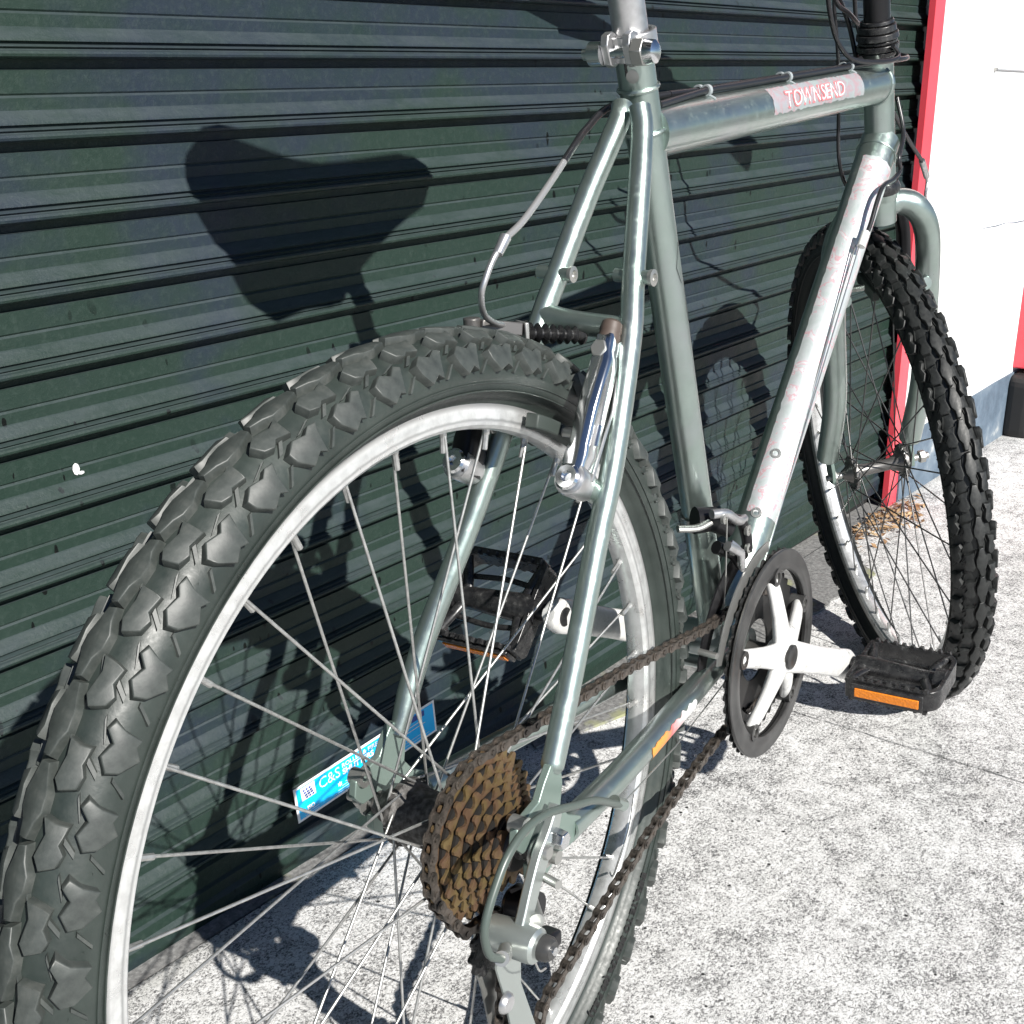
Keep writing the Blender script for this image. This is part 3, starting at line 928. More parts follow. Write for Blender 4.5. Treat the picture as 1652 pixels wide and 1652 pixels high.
# ---------------- wheels
def wheel_meshes():
    m = {}
    r0, rt = .2980, .0232
    pr = []
    for k in range(-14, 15):
        a = math.radians(k * 9.2)
        y = rt * math.sin(a) * (1.0 if abs(k) < 11 else 1.0)
        r = r0 + rt * math.cos(a)
        pr.append((y, r))
    # pinch to the bead
    pr = [(-.0105, .2805), (-.0122, .2838), (-.0150, .2853)] + [p for p in pr if p[1] > .2868] + [(.0150, .2853), (.0122, .2838), (.0105, .2805)]
    m['tyre'] = MB().lathe(pr, (0, 0, 0), (0, 1, 0), 180, cap=False).mesh('tyre', 'rubber', 50)
    kx = .82
    rim = [(-.0128, .2842), (-.0112, .2846), (-.0108, .2790), (-.0095, .2760), (0, .2752), (.0095, .2760), (.0108, .2790), (.0112, .2846), (.0128, .2842), (.0130, .2815), (.0124, .2805), (.0124, .2742), (.0128, .2730), (.0118, .2665), (.0090, .2636), (.0040, .2622), (0, .2618), (-.0040, .2622), (-.0090, .2636), (-.0118, .2665), (-.0128, .2730), (-.0124, .2742), (-.0124, .2805), (-.0130, .2815)]
    rim = [(y * kx, r if r > .27 else .27 + (r - .27) * .80) for y, r in rim]
    m['rim'] = MB().lathe(rim, (0, 0, 0), (0, 1, 0), 180, closed=True).mesh('rim', 'rim', 28)
    # thin raised moulding lines on the sidewall
    b = MB()
    for s in (-1, 1):
        for ang in (99, 112):
            a = math.radians(ang); rr = r0 + (rt + .0002) * math.cos(a); yy = s * (rt + .0002) * math.sin(a)
            b.lathe([(yy - .0005, rr - .0004), (yy - .0005, rr + .0004), (yy + .0005, rr + .0004), (yy + .0005, rr - .0004)], (0, 0, 0), (0, 1, 0), 140, closed=True)
    m['bead_line'] = b.mesh('bead_line', 'rubber', 60)
    def surf(a_mm, phi, h):
        """a along the circumference in mm, phi degrees across the tread, h above the casing in mm"""
        p = math.radians(phi)
        rr = r0 + (rt + h / 1000) * math.cos(p)
        th = a_mm / 1000 / (r0 + rt)
        return Vector((rr * math.cos(th), (rt + h / 1000) * math.sin(p), rr * math.sin(th)))
    def block(name, poly, h0, h1, shrink=.86, split=None):
        ca = sum(p[0] for p in poly) / len(poly); cp = sum(p[1] for p in poly) / len(poly)
        n = len(poly)
        vs = [surf(a, p, -1.0) for a, p in poly]
        lo = min(p[0] for p in poly); hi = max(p[0] for p in poly)
        vs += [surf(ca + (a - ca) * shrink, cp + (p - cp) * shrink, h0 + (h1 - h0) * (a - lo) / (hi - lo)) for a, p in poly]
        fs = [(i, (i + 1) % n, (i + 1) % n + n, i + n) for i in range(n)] + [tuple(range(n, 2 * n))]
        me = MB().add(vs, fs).mesh(name, 'tread', 25, smooth=False)
        bm = bmesh.new(); bm.from_mesh(me)
        top = [e for e in bm.edges if all(v.index >= 0 and (Vector((v.co.x, 0, v.co.z)).length ** 2) >= 0 for v in e.verts) and len(e.link_faces) == 2 and any(len(f.verts) == n for f in e.link_faces)]
        bmesh.ops.bevel(bm, geom=top, offset=.0008, segments=2, profile=.6, affect='EDGES')
        bm.to_mesh(me); bm.free()
        me.shade_smooth(); me.set_sharp_from_angle(angle=math.radians(50))
        return me
    def jit(poly, s, e=1.0):
        return [(a + random.uniform(-.9, .9) * e, (p + random.uniform(-1.3, 1.3) * e) * s) for a, p in poly]
    SH = [(-14, 48), (-8, 44), (-2, 52), (6, 45), (13.5, 55), (12, 68), (4, 86), (-3, 77), (-8, 82), (-10, 62)]
    MI = [(-13, 16), (-5, 20), (7, 15), (12.5, 22), (10.5, 39), (4, 43), (-1, 37), (-10, 42), (-11, 29)]
    CE = [(-18.6, -6), (-11, -9), (-4, -15), (4, -14), (9, -8), (17.6, -4.5), (17.8, 5), (9, 8), (4, 14), (-4, 15), (-11, 9), (-18.6, 6)]
    V = 5
    m['shoulder'] = {s: [block('tread_block', jit(SH, s), 6.4 + random.uniform(-.7, .2), 5.2 + random.uniform(-.5, .4), .88) for q in range(V)] for s in (-1, 1)}
    m['mid'] = {s: [block('tread_block', jit(MI, s), 5.2 + random.uniform(-.6, .3), 6.0 + random.uniform(-.6, .3), .90) for q in range(V)] for s in (-1, 1)}
    m['centre'] = [block('tread_block', jit(CE, 1, .8), 5.0 + random.uniform(-.5, .3), 5.8 + random.uniform(-.5, .3), .92) for q in range(V)]
    # low ribs linking the blocks, and moulding whiskers
    b = MB()
    for i in range(NB):
        for s in (-1, 1):
            o_ = (NB and PI / NB if s > 0 else 0)
            a0 = (2 * PI * i / NB + .03 + o_) * (r0 + rt) * 1000
            for (a1, p1, a2, p2, w) in ((4, 12, 15, 20, 2.2), (14, 38, 20, 50, 2.4), (-6, 40, 4, 47, 2.0), (20, 66, 27, 84, 1.6)):
                b.add([surf(a0 + a1 - w, p1 * s, -.5), surf(a0 + a1 + w, p1 * s, -.5), surf(a0 + a2 + w, p2 * s, -.5), surf(a0 + a2 - w, p2 * s, -.5),
                       surf(a0 + a1 - w * .6, p1 * s, 2.0), surf(a0 + a1 + w * .6, p1 * s, 2.0), surf(a0 + a2 + w * .6, p2 * s, 1.6), surf(a0 + a2 - w * .6, p2 * s, 1.6)],
                      [(0, 1, 5, 4), (1, 2, 6, 5), (2, 3, 7, 6), (3, 0, 4, 7), (4, 5, 6, 7)])
            for q in range(2):
                aw = a0 + random.uniform(-14, 14); pw = random.uniform(60, 108) * s; hh = random.uniform(2.0, 4.5)
                b.add([surf(aw - .35, pw, 0), surf(aw + .35, pw, 0), surf(aw + random.uniform(-1.5, 1.5), pw + 2, hh)], [(0, 1, 2)])
    m['ribs'] = b.mesh('tread_ribs', 'tread', 25)
    # spokes
    def spoke_mesh(side, sign, yf):
        th = 0.0
        hole = math.radians(62 * sign)
        rf = .0215
        pr_ = Vector((.2625, .0015 * side, 0))
        pf = Vector((rf * math.cos(hole), yf, rf * math.sin(hole)))
        pk = pf + Vector((0, .0035 * side * (1 if sign > 0 else -1), 0))
        d = (pr_ - pk).normalized()
        b = MB().tube([pf - Vector((0, .004 * side * (1 if sign > 0 else -1), 0)), pk, pk + d * .002, pk + d * .01, pr_], .00100, 7)
        return b
    m['spoke_fn'] = spoke_mesh
    m['nipple'] = MB().lathe([(.2645, .0026), (.2610, .0024), (.2602, .0019), (.2510, .0019), (.2505, .0012)], (0, 0, 0), (1, 0, 0), 8).mesh('nipple', 'spoke', 30)
    return m
NB = 56
WM = wheel_meshes()
PH0 = 2.707
def build_wheel(name, mat, fl, fr_, hub_profile, phase, skip=(), black=False):
    w = link(name, None, bike, mat)
    w.empty_display_size = .02
    link('tyre', WM['tyre'], w)
    link('rim', WM['rim'], w)
    link('sidewall_line', WM['bead_line'], w)
    tag(link('tread_ribs', WM['ribs'], w), kind='stuff')
    rot = lambda th: Matrix.Rotation(-th, 4, 'Y')
    for i in range(NB):
        a = 2 * PI * i / NB + .03
        h = PI / NB
        link('tread_block', random.choice(WM['centre']), w, rot(a))
        for s in (-1, 1):
            o_ = h if s > 0 else 0
            link('tread_block', random.choice(WM['shoulder'][s]), w, rot(a + o_ + .02 + random.uniform(-.003, .003)))
            link('tread_block', random.choice(WM['mid'][s]), w, rot(a + o_ + h * .95 + random.uniform(-.003, .003)))
    if black:        # a newer, blacker tyre and dark spokes on this wheel
        for c_ in w.children:
            m_ = {'t': 'black_rubber', 's': 'black_rubber'}.get(c_.name[0])
            if m_ and not c_.name.startswith('spoke'):
                c_.material_slots[0].link = 'OBJECT'
                c_.material_slots[0].material = M[m_]
    meshes = {}
    for k in range(36):
        if k in skip: continue
        th = phase - math.radians(10 * k)
        left = k % 2 == 0
        sgn_ = 1 if (k % 4) in (0, 1) else -1
        key = (left, sgn_)
        if key not in meshes:
            meshes[key] = WM['spoke_fn'](1 if left else -1, sgn_, fl if left else fr_).mesh('spoke', 'dark_spoke' if black else 'spoke', 60)
        link('spoke', meshes[key], w, rot(th))
        link('nipple', WM['nipple'], w, rot(th + 0))
    b = MB().lathe(hub_profile, (0, 0, 0), (0, 1, 0), 40)
    part('hub', b, 'gunmetal' if black else 'hub', w, 35)
    b = MB()
    for y in (fl, fr_):
        for k in range(18):
            t = 2 * PI * k / 18
            b.lathe([(y - .0022, .0016), (y - .0022, .0026), (y + .0022, .0026), (y + .0022, .0016)], (.0215 * math.cos(t), 0, .0215 * math.sin(t)), (0, 1, 0), 8, closed=True)
    tag(part('spoke_heads', b, 'spoke', w, 60), kind='stuff')
    return w
rear_hub = [(-.067, .0060), (-.060, .0085), (-.052, .0090), (-.024, .0160), (-.0225, .0240), (-.0175, .0240), (-.0160, .0225), (-.012, .0195), (.0, .0180), (.026, .0195), (.0310, .0225), (.0320, .0240), (.0365, .0240), (.0385, .0170), (.046, .0135), (.052, .0120), (.053, .0090), (.060, .0085), (.062, .0050)]
rear = build_wheel('wheel', AX @ Matrix.Translation((0, .002, 0)), .0340, -.0200, rear_hub, PH0, skip=(21, 24))
rear['label'] = 'rear wheel with greasy hub and worn knobbly tyre'
# one spoke hangs bent and loose inside the lower rim
b = MB().tube(smooth_path([(.205, -.0300, -.0750), (.190, -.0330, -.0980), (.178, -.030, -.1220), (.1850, -.0200, -.1450), (.2060, -.0050, -.1590)], 5), .0010, 8)
part('bent_spoke', b, 'spoke', rear, 60)
b = MB()
def side_text(x, y, txt_r=.2925):
    th = math.radians(-36.0) - x / .292
    r_ = .2920 + y
    # on the outer right sidewall
    q = (r_ - .2980) / .0232
    q = max(-.99, min(.99, q))
    yy = -(.0232 + .0013) * math.sqrt(1 - q * q)
    return Vector((r_ * math.cos(th), yy, r_ * math.sin(th)))
put_text(b, 'INFLATE TO 300 KPa (60 P.S.I.)', .0078, lambda x, y: side_text(x, y - .0040), .00045, width=.130)
part('sidewall_lettering', b, 'void', rear, 60)

# axle, nuts
ax_ = group('rear_axle')
part('axle', MB().tube([(0, -.0850, 0), (0, .0870, 0)], .0048, 16), 'steel', ax_)
for s in (-1, 1):
    part('axle_nut', MB().lathe([(s * .0700, .0085), (s * .0790, .0085)], (0, 0, 0), (0, 1, 0), 6), 'steel', ax_, 20, .0008)
    part('washer', MB().lathe([(s * .0682, .0050), (s * .0682, .0115), (s * .0700, .0115), (s * .0700, .0050)], (0, 0, 0), (0, 1, 0), 28, closed=True), 'steel', ax_)
    part('cone_nut', MB().lathe([(s * .0540, .0080), (s * .0615, .0080)], (0, 0, 0), (0, 1, 0), 6), 'steel', ax_, 20, .0006)

# ---------------- cassette
def sprocket_mb(R, teeth, y, t=.0019, tooth=.0030, hole=None, wins=0, win=(0, 0), deep=False):
    """toothed disc, optionally with windows"""
    n = teeth * 6
    prof_ = []
    for i in range(n):
        k = i % 6
        prof_.append(R + ((-.0018, -.0012, tooth * .55, tooth * .8, tooth * .5, -.0012)[k] if not deep else (-.0046, -.0032, .0014, .0023, .0014, -.0032)[k]))
    inner = hole or .012
    b = MB()
    # radial levels
    lv = [inner]
    if wins: lv += [win[0], win[1]]
    vs = []; fs = []
    L = len(lv) + 1
    for side_ in (-1, 1):
        for i in range(n):
            a = 2 * PI * i / n
            for r_ in lv + [prof_[i]]:
                vs.append((r_ * math.cos(a), y + side_ * t / 2, r_ * math.sin(a)))
    def idx(sd_, i, l): return sd_ * n * L + (i % n) * L + l
    for i in range(n):
        for l in range(L - 1):
            if wins and l == 1:
                ph = (i * wins / n) % 1.0
                if ph < .62: 
                    # window walls
                    nph = ((i + 1) * wins / n) % 1.0; pph = ((i - 1) * wins / n) % 1.0
                    fs.append((idx(0, i, 1), idx(0, i + 1, 1), idx(1, i + 1, 1), idx(1, i, 1)))
                    fs.append((idx(0, i, 2), idx(0, i + 1, 2), idx(1, i + 1, 2), idx(1, i, 2)))
                    if pph >= .62: fs.append((idx(0, i, 1), idx(0, i, 2), idx(1, i, 2), idx(1, i, 1)))
                    if nph >= .62: fs.append((idx(0, i + 1, 1), idx(0, i + 1, 2), idx(1, i + 1, 2), idx(1, i + 1, 1)))
                    continue
            fs.append((idx(0, i, l), idx(0, i + 1, l), idx(0, i + 1, l + 1), idx(0, i, l + 1)))
            fs.append((idx(1, i, l), idx(1, i, l + 1), idx(1, i + 1, l + 1), idx(1, i + 1, l)))
        fs.append((idx(0, i, L - 1), idx(0, i + 1, L - 1), idx(1, i + 1, L - 1), idx(1, i, L - 1)))
        fs.append((idx(0, i, 0), idx(1, i, 0), idx(1, i + 1, 0), idx(0, i + 1, 0)))
    b.add(vs, fs)
    return b
cas = group('cassette', 'seven rusty brown sprockets')
teeth = [28, 24, 21, 18, 16, 14, 12]
for i, t in enumerate(teeth):
    R_ = .0127 / (2 * math.sin(PI / t))
    y = -.0250 - i * .0046
    wins, win = (0, (0, 0))
    if i < 5:
        nxt = .0127 / (2 * math.sin(PI / teeth[i + 1]))
    b = sprocket_mb(R_, t, y, .0020, .0034, hole=.0140, deep=True)
    o = part('sprocket', b, 'sprocket', cas, 25)
    part('spacer', MB().lathe([(y + .0009, .0125), (y + .0009, R_ - .0002), (y + .0030, R_ - .0002), (y + .0030, .0125)], (0, 0, 0), (0, 1, 0), 48, closed=True), 'dark_grease', cas)  # black disc added behind each sprocket so the tooth gaps look dark
    # raised ramps and rivets give the worn scalloped look
    b = MB()
    for k in range(t):
        a = 2 * PI * (k + .5) / t
        b.lathe([(y - .0013, .0), (y - .0013, .0014), (y + .0013, .0014)], ((R_ - .0050) * math.cos(a), 0, (R_ - .0050) * math.sin(a)), (0, 1, 0), 6)
    if i in (0, 1): tag(part('rivets', b, 'sprocket', cas, 30), kind='stuff')
part('lock_ring', MB().lathe([(-.0560, .0090), (-.0560, .0165), (-.0540, .0175), (-.0520, .0175)], (0, 0, 0), (0, 1, 0), 30), 'grease', cas)
part('freehub_body', MB().lathe([(-.0540, .0138), (-.0220, .0138), (-.0215, .0200)], (0, 0, 0), (0, 1, 0), 30), 'grease', cas)

# ---------------- crankset
ck = group('crankset')
CR = -.4152
CP = lambda a, r, y: Vector((BBX + r * math.cos(a), y, BBZ + r * math.sin(a)))
def shift_to_bb(mb_):
    for v in mb_.v: v.x += BBX; v.z += BBZ
    return mb_
for t, y in ((28, -.0400), (38, -.0470), (48, -.0540)):
    R_ = .0127 / (2 * math.sin(PI / t))
    b = shift_to_bb(sprocket_mb(R_, t, y, .0022, .0032, hole=R_ - .016 if t > 30 else .030))
    part('chain_ring', b, 'ring', ck, 25)
# guard ring with an inner lip
g0 = [(-.0575, .0800), (-.0575, .0975), (-.0582, .0993), (-.0600, .0996), (-.0608, .0985), (-.0605, .0905), (-.0612, .0885), (-.0612, .0812), (-.0605, .0800)]
part('chain_guard', MB().lathe(g0, BB, (0, 1, 0), 120, closed=True), 'guard', ck, 35)
AO = math.radians(43)
for i in range(5):
    a = CR + AO + i * 2 * PI / 5
    # spider arm, tapering and curving outwards towards the ring
    pts = [CP(a, .006, -.0680), CP(a, .022, -.0670), CP(a, .040, -.0640), CP(a, .058, -.0600), CP(a, .071, -.0560), CP(a, .0765, -.0545)]
    part('spider_arm', MB().tube(pts, [.0135, .0120, .0100, .0092, .0086, .0050], 18, flat=((0, 1, 0), .60)), 'crank', ck, 60)
    p = CP(a, .0765, 0)
    part('guard_lug', MB().lathe([(-.0625, .0048), (-.0625, .0085), (-.0480, .0085), (-.0480, .0048)], (p.x, 0, p.z), (0, 1, 0), 18, closed=True), 'guard', ck)
    part('ring_bolt', MB().lathe([(-.0600, .0028), (-.0600, .0050), (-.0585, .0056), (-.0500, .0056), (-.05, .0)], CP(a, .0765, 0), (0, 1, 0), 14), 'steel', ck)
for (ys, s) in ((-1, 0), (1, 1)):
    a = CR + (PI if s else 0)
    y0 = .0680 * ys; y1 = .0790 * ys
    if ys < 0:
        y0, y1 = -.0660, -.0800
    d = Vector((math.cos(a), 0, math.sin(a))); nrm = Vector((-d.z, 0, d.x))
    b = MB()
    secs = [(-.016, .006, .010), (-.010, .0140, .0145), (.0, .0175, .0165), (.014, .0165, .0155), (.035, .0155, .0130), (.085, .0140, .0115), (.135, .0145, .0108), (.155, .0155, .0108), (.168, .0160, .0108), (.180, .0120, .0100), (.1855, .0050, .0085)]
    vs = []; n = 20
    for i, (x, hw, ht) in enumerate(secs):
        yc = y0 + (y1 - y0) * max(0, x) / .18
        for k in range(n):
            t = 2 * PI * k / n
            cx_ = math.copysign(abs(math.cos(t)) ** .6, math.cos(t)); sx_ = math.copysign(abs(math.sin(t)) ** .6, math.sin(t))
            vs.append(BB + d * x + nrm * hw * cx_ + Vector((0, yc + ht * .72 * sx_, 0)))
    m_ = len(secs)
    b.add(vs, [(i * n + k, i * n + (k + 1) % n, (i + 1) * n + (k + 1) % n, (i + 1) * n + k) for i in range(m_ - 1) for k in range(n)] + [tuple(range(n)), tuple(range((m_ - 1) * n, m_ * n))])
    part('crank_arm', b, 'crank', ck, 50)
    part('dust_cap', MB().lathe([(ys * .0700, .0118), (ys * .0790, .0118), (ys * .0798, .0105), (ys * .0798, 0)] if ys < 0 else [(.0700, .0118), (.0790, .0118), (.0798, 0)], BB, (0, 1, 0), 28), 'guard', ck)
    if s:
        pe = BB + d * .170
        part('pedal_eye', MB().lathe([(y1 - .0085, .0045), (y1 - .0085, .0085), (y1 + .006, .0085)], (pe.x, 0, pe.z), (0, 1, 0), 20), 'black', ck)
part('axle_spindle', MB().tube([BB + Vector((0, -.066, 0)), BB + Vector((0, .066, 0))], .0085, 16), 'grease', ck)

# ---------------- pedals
def build_pedal(cen, ys, tilt):
    p = group('pedal', None, AX @ Matrix.Translation(cen) @ Matrix.Rotation(tilt, 4, 'Y'))
    # local: x fore-aft, y outwards (times ys), z up
    Y = lambda v: v * ys
    part('pedal_axle', MB().tube([(0, Y(-.018), 0), (0, Y(-.012), 0), (0, Y(.006), 0)], [.0045, .0085, .0080], 14), 'black_metal', p)
    b = MB()
    b.tube([(0, Y(.002), 0), (0, Y(.012), 0), (0, Y(.070), 0), (0, Y(.088), 0)], [.0125, .0140, .0105, .0110], 20)
    part('pedal_body', b, 'black', p, 50)
    # outer cage: a rounded loop, wall of real thickness
    def loop(e):
        L, W, r = .0460 + e, 0, .014
        pts = []
        x0, x1 = -.0430 - e, .0430 + e
        ya, yb = .004 - e, .100 + e
        for cx_, cy_, a0 in ((x1 - .006, ya + .006, -90), (x1 - .018, yb - .018, 0), (x0 + .018, yb - .018, 90), (x0 + .006, ya + .006, 180)):
            rr_ = .006 if cy_ < .05 else .018
            for q in range(7):
                a = math.radians(a0 + 15 * q)
                pts.append((cx_ + rr_ * math.cos(a), cy_ + rr_ * math.sin(a)))
        return pts
    outer, inner = loop(0), loop(-.0045)
    n = len(outer)
    vs = []; 
    for ring_, z in ((outer, -.011), (outer, .011), (inner, .011), (inner, -.011)):
        for x, y in ring_: vs.append((x, Y(y), z))
    fs = []
    for l in range(4):
        m_ = (l + 1) % 4
        for k in range(n): fs.append((l * n + k, l * n + (k + 1) % n, m_ * n + (k + 1) % n, m_ * n + k))
    part('cage', MB().add(vs, fs), 'black', p, 40, .0006)
    # teeth along the front and rear edges, top and bottom
    for xs in (-1, 1):
        for zs in (-1, 1):
            b = MB()
            for k in range(9):
                y = .012 + k * .0095
                b.prism([(-.0030, 0), (-.0016, .0034), (.0016, .0034), (.0030, 0)], lambda a, c, dd: Vector((xs * .0410 + dd, Y(y + a), zs * (.0105 + c))), -.0022, .0022)
            tag(part('cage_teeth', b, 'black', p, 30), kind='stuff')
    # ribs from body to cage, arched openings
    for xs in (-1, 1):
        for y, w in ((.018, .007), (.078, .009)):
            b = MB()
            pts = smooth_path([(xs * .006, Y(y), .004), (xs * .020, Y(y + (.004 if y > .05 else -.004)), .0065), (xs * .034, Y(y + (.010 if y > .05 else -.008)), .0075), (xs * .0410, Y(y + (.012 if y > .05 else -.009)), .0075)], 4)
            b.tube(pts, .0052, 10, flat=((0, 0, 1), .7))
            part('rib', b, 'black', p, 60)
        b = MB()
        b.tube(smooth_path([(xs * .0200, Y(.016), .002), (xs * .0225, Y(.045), .002), (xs * .0200, Y(.080), .002)], 5), .0028, 8)
        part('rib', b, 'black', p, 60)
    part('bearing_cap', MB().lathe([(Y(.086), .0150), (Y(.097), .0150), (Y(.0975), .0120), (Y(.091), .0100), (Y(.091), 0)], (0, 0, 0), (0, 1, 0), 20), 'black', p)
    for xs in (-1, 1):
        b = MB().box((xs * .0450, Y(.050), -.001), (.004, .074, .019))
        part('reflector_housing', b, 'black', p, 30, .001)
        b = MB().box((xs * .0472, Y(.050), -.001), (.0024, .066, .0098))
        part('reflector', b, 'amber', p, 30, .0006)
    return p
pr_ = BB + Vector((math.cos(CR), 0, math.sin(CR))) * .170
pl_ = BB - Vector((math.cos(CR), 0, math.sin(CR))) * .170
build_pedal((pr_.x - .001, -.0890, pr_.z), -1, math.radians(-7))
build_pedal((pl_.x, .0960, pl_.z), 1, math.radians(-47))

# ---------------- chain
def link_mesh(outer):
    p_ = .0127; b = MB()
    ys = .0034 if outer else .0024
    th = .0010
    hw = .0040; nk = .0027
    poly = []
    for q in range(9):
        a = math.radians(-100 + 25 * q); poly.append((p_ / 2 + hw * math.cos(a), hw * math.sin(a)))
    poly.append((0, nk))
    for q in range(9):
        a = math.radians(80 + 25 * q); poly.append((-p_ / 2 + hw * math.cos(a), hw * math.sin(a)))
    poly.append((0, -nk))
    for s in (-1, 1):
        b.prism(poly, lambda a, c, d: Vector((a, s * ys + d, c)), -th / 2, th / 2)
    for x in (-p_ / 2, p_ / 2):
        if outer: b.tube([(x, -.0046, 0), (x, .0046, 0)], .0019, 8)
        else: b.tube([(x, -.0019, 0), (x, .0019, 0)], .0036, 10)
    return b.mesh('chain_link', 'chain', 30)
LO, LI = link_mesh(True), link_mesh(False)
RC = .0127 / (2 * math.sin(PI / 28))
RB = RC
G0 = Vector((-.0100, -.0355, -.0780)); GR = .0215       # guide pulley
T0 = Vector((.0100, -.0420, -.1820)); TR = .0235       # tension pulley
path = []
def arc(cx_, cz_, r, a0, a1, y, n=30):
    return [Vector((cx_ + r * math.cos(math.radians(a0 + (a1 - a0) * i / n)), y, cz_ + r * math.sin(math.radians(a0 + (a1 - a0) * i / n)))) for i in range(n + 1)]
ylow, yr = -.0250, -.0400
# chain ring -> top run -> cassette -> pulleys -> lower run
top_a = CPt = None
path += arc(BBX, BBZ, RB, -100, 92, yr)
path += [Vector((.3156, -.0370, .0330)), Vector((.1920, -.0310, .0445))]
path += arc(0, 0, RC, 80, 215, ylow)
path += [Vector((-.0330, -.029, -.0560))]
path += arc(G0.x, G0.z, GR, 130, -35, -.0330, 14)[2:]
path += arc(T0.x, T0.z, TR, 150, 310, -.0370, 16)
path += [Vector((.0454, -.0380, -.1640)), Vector((.1089, -.0385, -.1440)), Vector((.1600, -.0390, -.1265)), Vector((.2121, -.0395, -.1100)), Vector((.2800, -.0400, -.0935)), Vector((.3463, -.0400, -.0835))]
# resample at the chain pitch
loop_ = path + [path[0]]
cum = [0.0]
for i in range(1, len(loop_)): cum.append(cum[-1] + (loop_[i] - loop_[i - 1]).length)
def at(s):
    s = max(0, min(cum[-1], s))
    lo = 0
    while lo < len(cum) - 2 and cum[lo + 1] < s: lo += 1
    t = (s - cum[lo]) / max(1e-9, cum[lo + 1] - cum[lo])
    return loop_[lo].lerp(loop_[lo + 1], t)
NL = int(round(cum[-1] / .0127 / 2)) * 2
step = cum[-1] / NL
ch = group('chain')
for i in range(NL):
    a = at(i * step); c = at((i + 1) * step)
    d = (c - a).normalized()
    y = Vector((0, 1, 0)); z = d.cross(y).normalized(); y = z.cross(d)
    mt = Matrix((( d.x, y.x, z.x, (a.x + c.x) / 2), (d.y, y.y, z.y, (a.y + c.y) / 2), (d.z, y.z, z.z, (a.z + c.z) / 2), (0, 0, 0, 1)))
    link('chain_link', LO if i % 2 else LI, ch, mt)

# ---------------- rear derailleur
rd = group('rear_derailleur')
part('hanger_bolt', MB().lathe([(-.0850, 0), (-.0850, .0042), (-.0820, .0052), (-.0800, .0052)], (-.0100, 0, .0090), (0, 1, 0), 18), 'steel', rd)
# curved bracket arm, pale
b = MB()
armp = [(.0075, -.0745, -.0080), (.0040, -.0790, -.0170), (-.0080, -.0830, -.0220), (-.0230, -.0850, -.0230), (-.0350, -.0850, -.0300), (-.0420, -.0850, -.0400)]
armc = smooth_path([(.0130, -.0760, .0300), (.0020, -.0780, .0180), (-.0120, -.0790, .0060), (-.0240, -.0800, -.0080), (-.0340, -.0810, -.0220), (-.0420, -.0815, -.0360)], 5)
vs = []; fs = []
ws = [.0045, .0065, .0070, .0062, .0058, .0066]
for i, p in enumerate(armc):
    t = i / (len(armc) - 1) * 5; j = min(4, int(t)); w = ws[j] + (ws[j + 1] - ws[j]) * (t - j)
    dd = (armc[min(i + 1, len(armc) - 1)] - armc[max(i - 1, 0)]).normalized()
    nn = Vector((-dd.z, 0, dd.x)).normalized()
    for a, c in ((-1, 1), (1, 1), (1, -1), (-1, -1)):
        vs.append(p + nn * w * a + Vector((0, .0035 * c, 0)))
for i in range(len(armc) - 1):
    for k in range(4): fs.append((i * 4 + k, i * 4 + (k + 1) % 4, i * 4 + 4 + (k + 1) % 4, i * 4 + 4 + k))
fs += [(0, 1, 2, 3), tuple(range(len(vs) - 1, len(vs) - 5, -1))]
part('mounting_arm', MB().add(vs, fs), 'alloy_green', rd, 35, .0012)
part('arm_bolt', MB().lathe([(-.0905, 0), (-.0905, .0060), (-.0850, .0068), (-.0800, .0068)], (.0010, 0, .0135), (0, 1, 0), 6), 'chrome', rd, 20, .0006)
PBc = Vector((-.0420, 0, -.0370))
part('pivot_housing', MB().lathe([(-.0600, .0110), (-.0740, .0122), (-.0900, .0122), (-.0940, .0115), (-.0960, .0092), (-.0960, 0)], PBc, (0, 1, 0), 36), 'alloy_green', rd, 35)
part('pivot_cap', MB().lathe([(-.0955, .0086), (-.1010, .0082), (-.1040, .0060), (-.1040, 0)], PBc + Vector((.003, 0, -.002)), (0, 1, 0), 24), 'guard', rd)
part('pivot_bolt', MB().lathe([(-.1035, .0030), (-.1055, .0028), (-.1060, 0)], PBc + Vector((.003, 0, -.002)), (0, 1, 0), 14), 'chrome', rd)
b = MB().prism([(-.008, -.010), (.010, -.012), (.011, .000), (-.006, .003)], lambda a, c, d: PBc + Vector((a + .012, d, c + .000)), -.0990, -.0850)
part('link_block', b, 'black_metal', rd, 30, .0028)
# parallelogram towards the wheel
for dz in (0, -.012):
    b = MB().tube([PBc + Vector((.010, -.088, .010 + dz)), PBc + Vector((.036, -.066, .004 + dz)), PBc + Vector((.062, -.046, -.014 + dz))], [.0050, .0046, .0052], 12)
    part('parallelogram_link', b, 'black_metal' if dz else 'steel', rd, 50)
part('inner_knuckle', MB().lathe([(-.058, .0120), (-.040, .0135), (-.036, .010)], (.0120, 0, -.0560), (0, 1, 0), 20), 'black_metal', rd)
part('adjuster_screw', MB().tube([(-.0120, -.0800, -.0080), (-.0180, -.0960, -.0060)], .0030, 10), 'steel', rd)
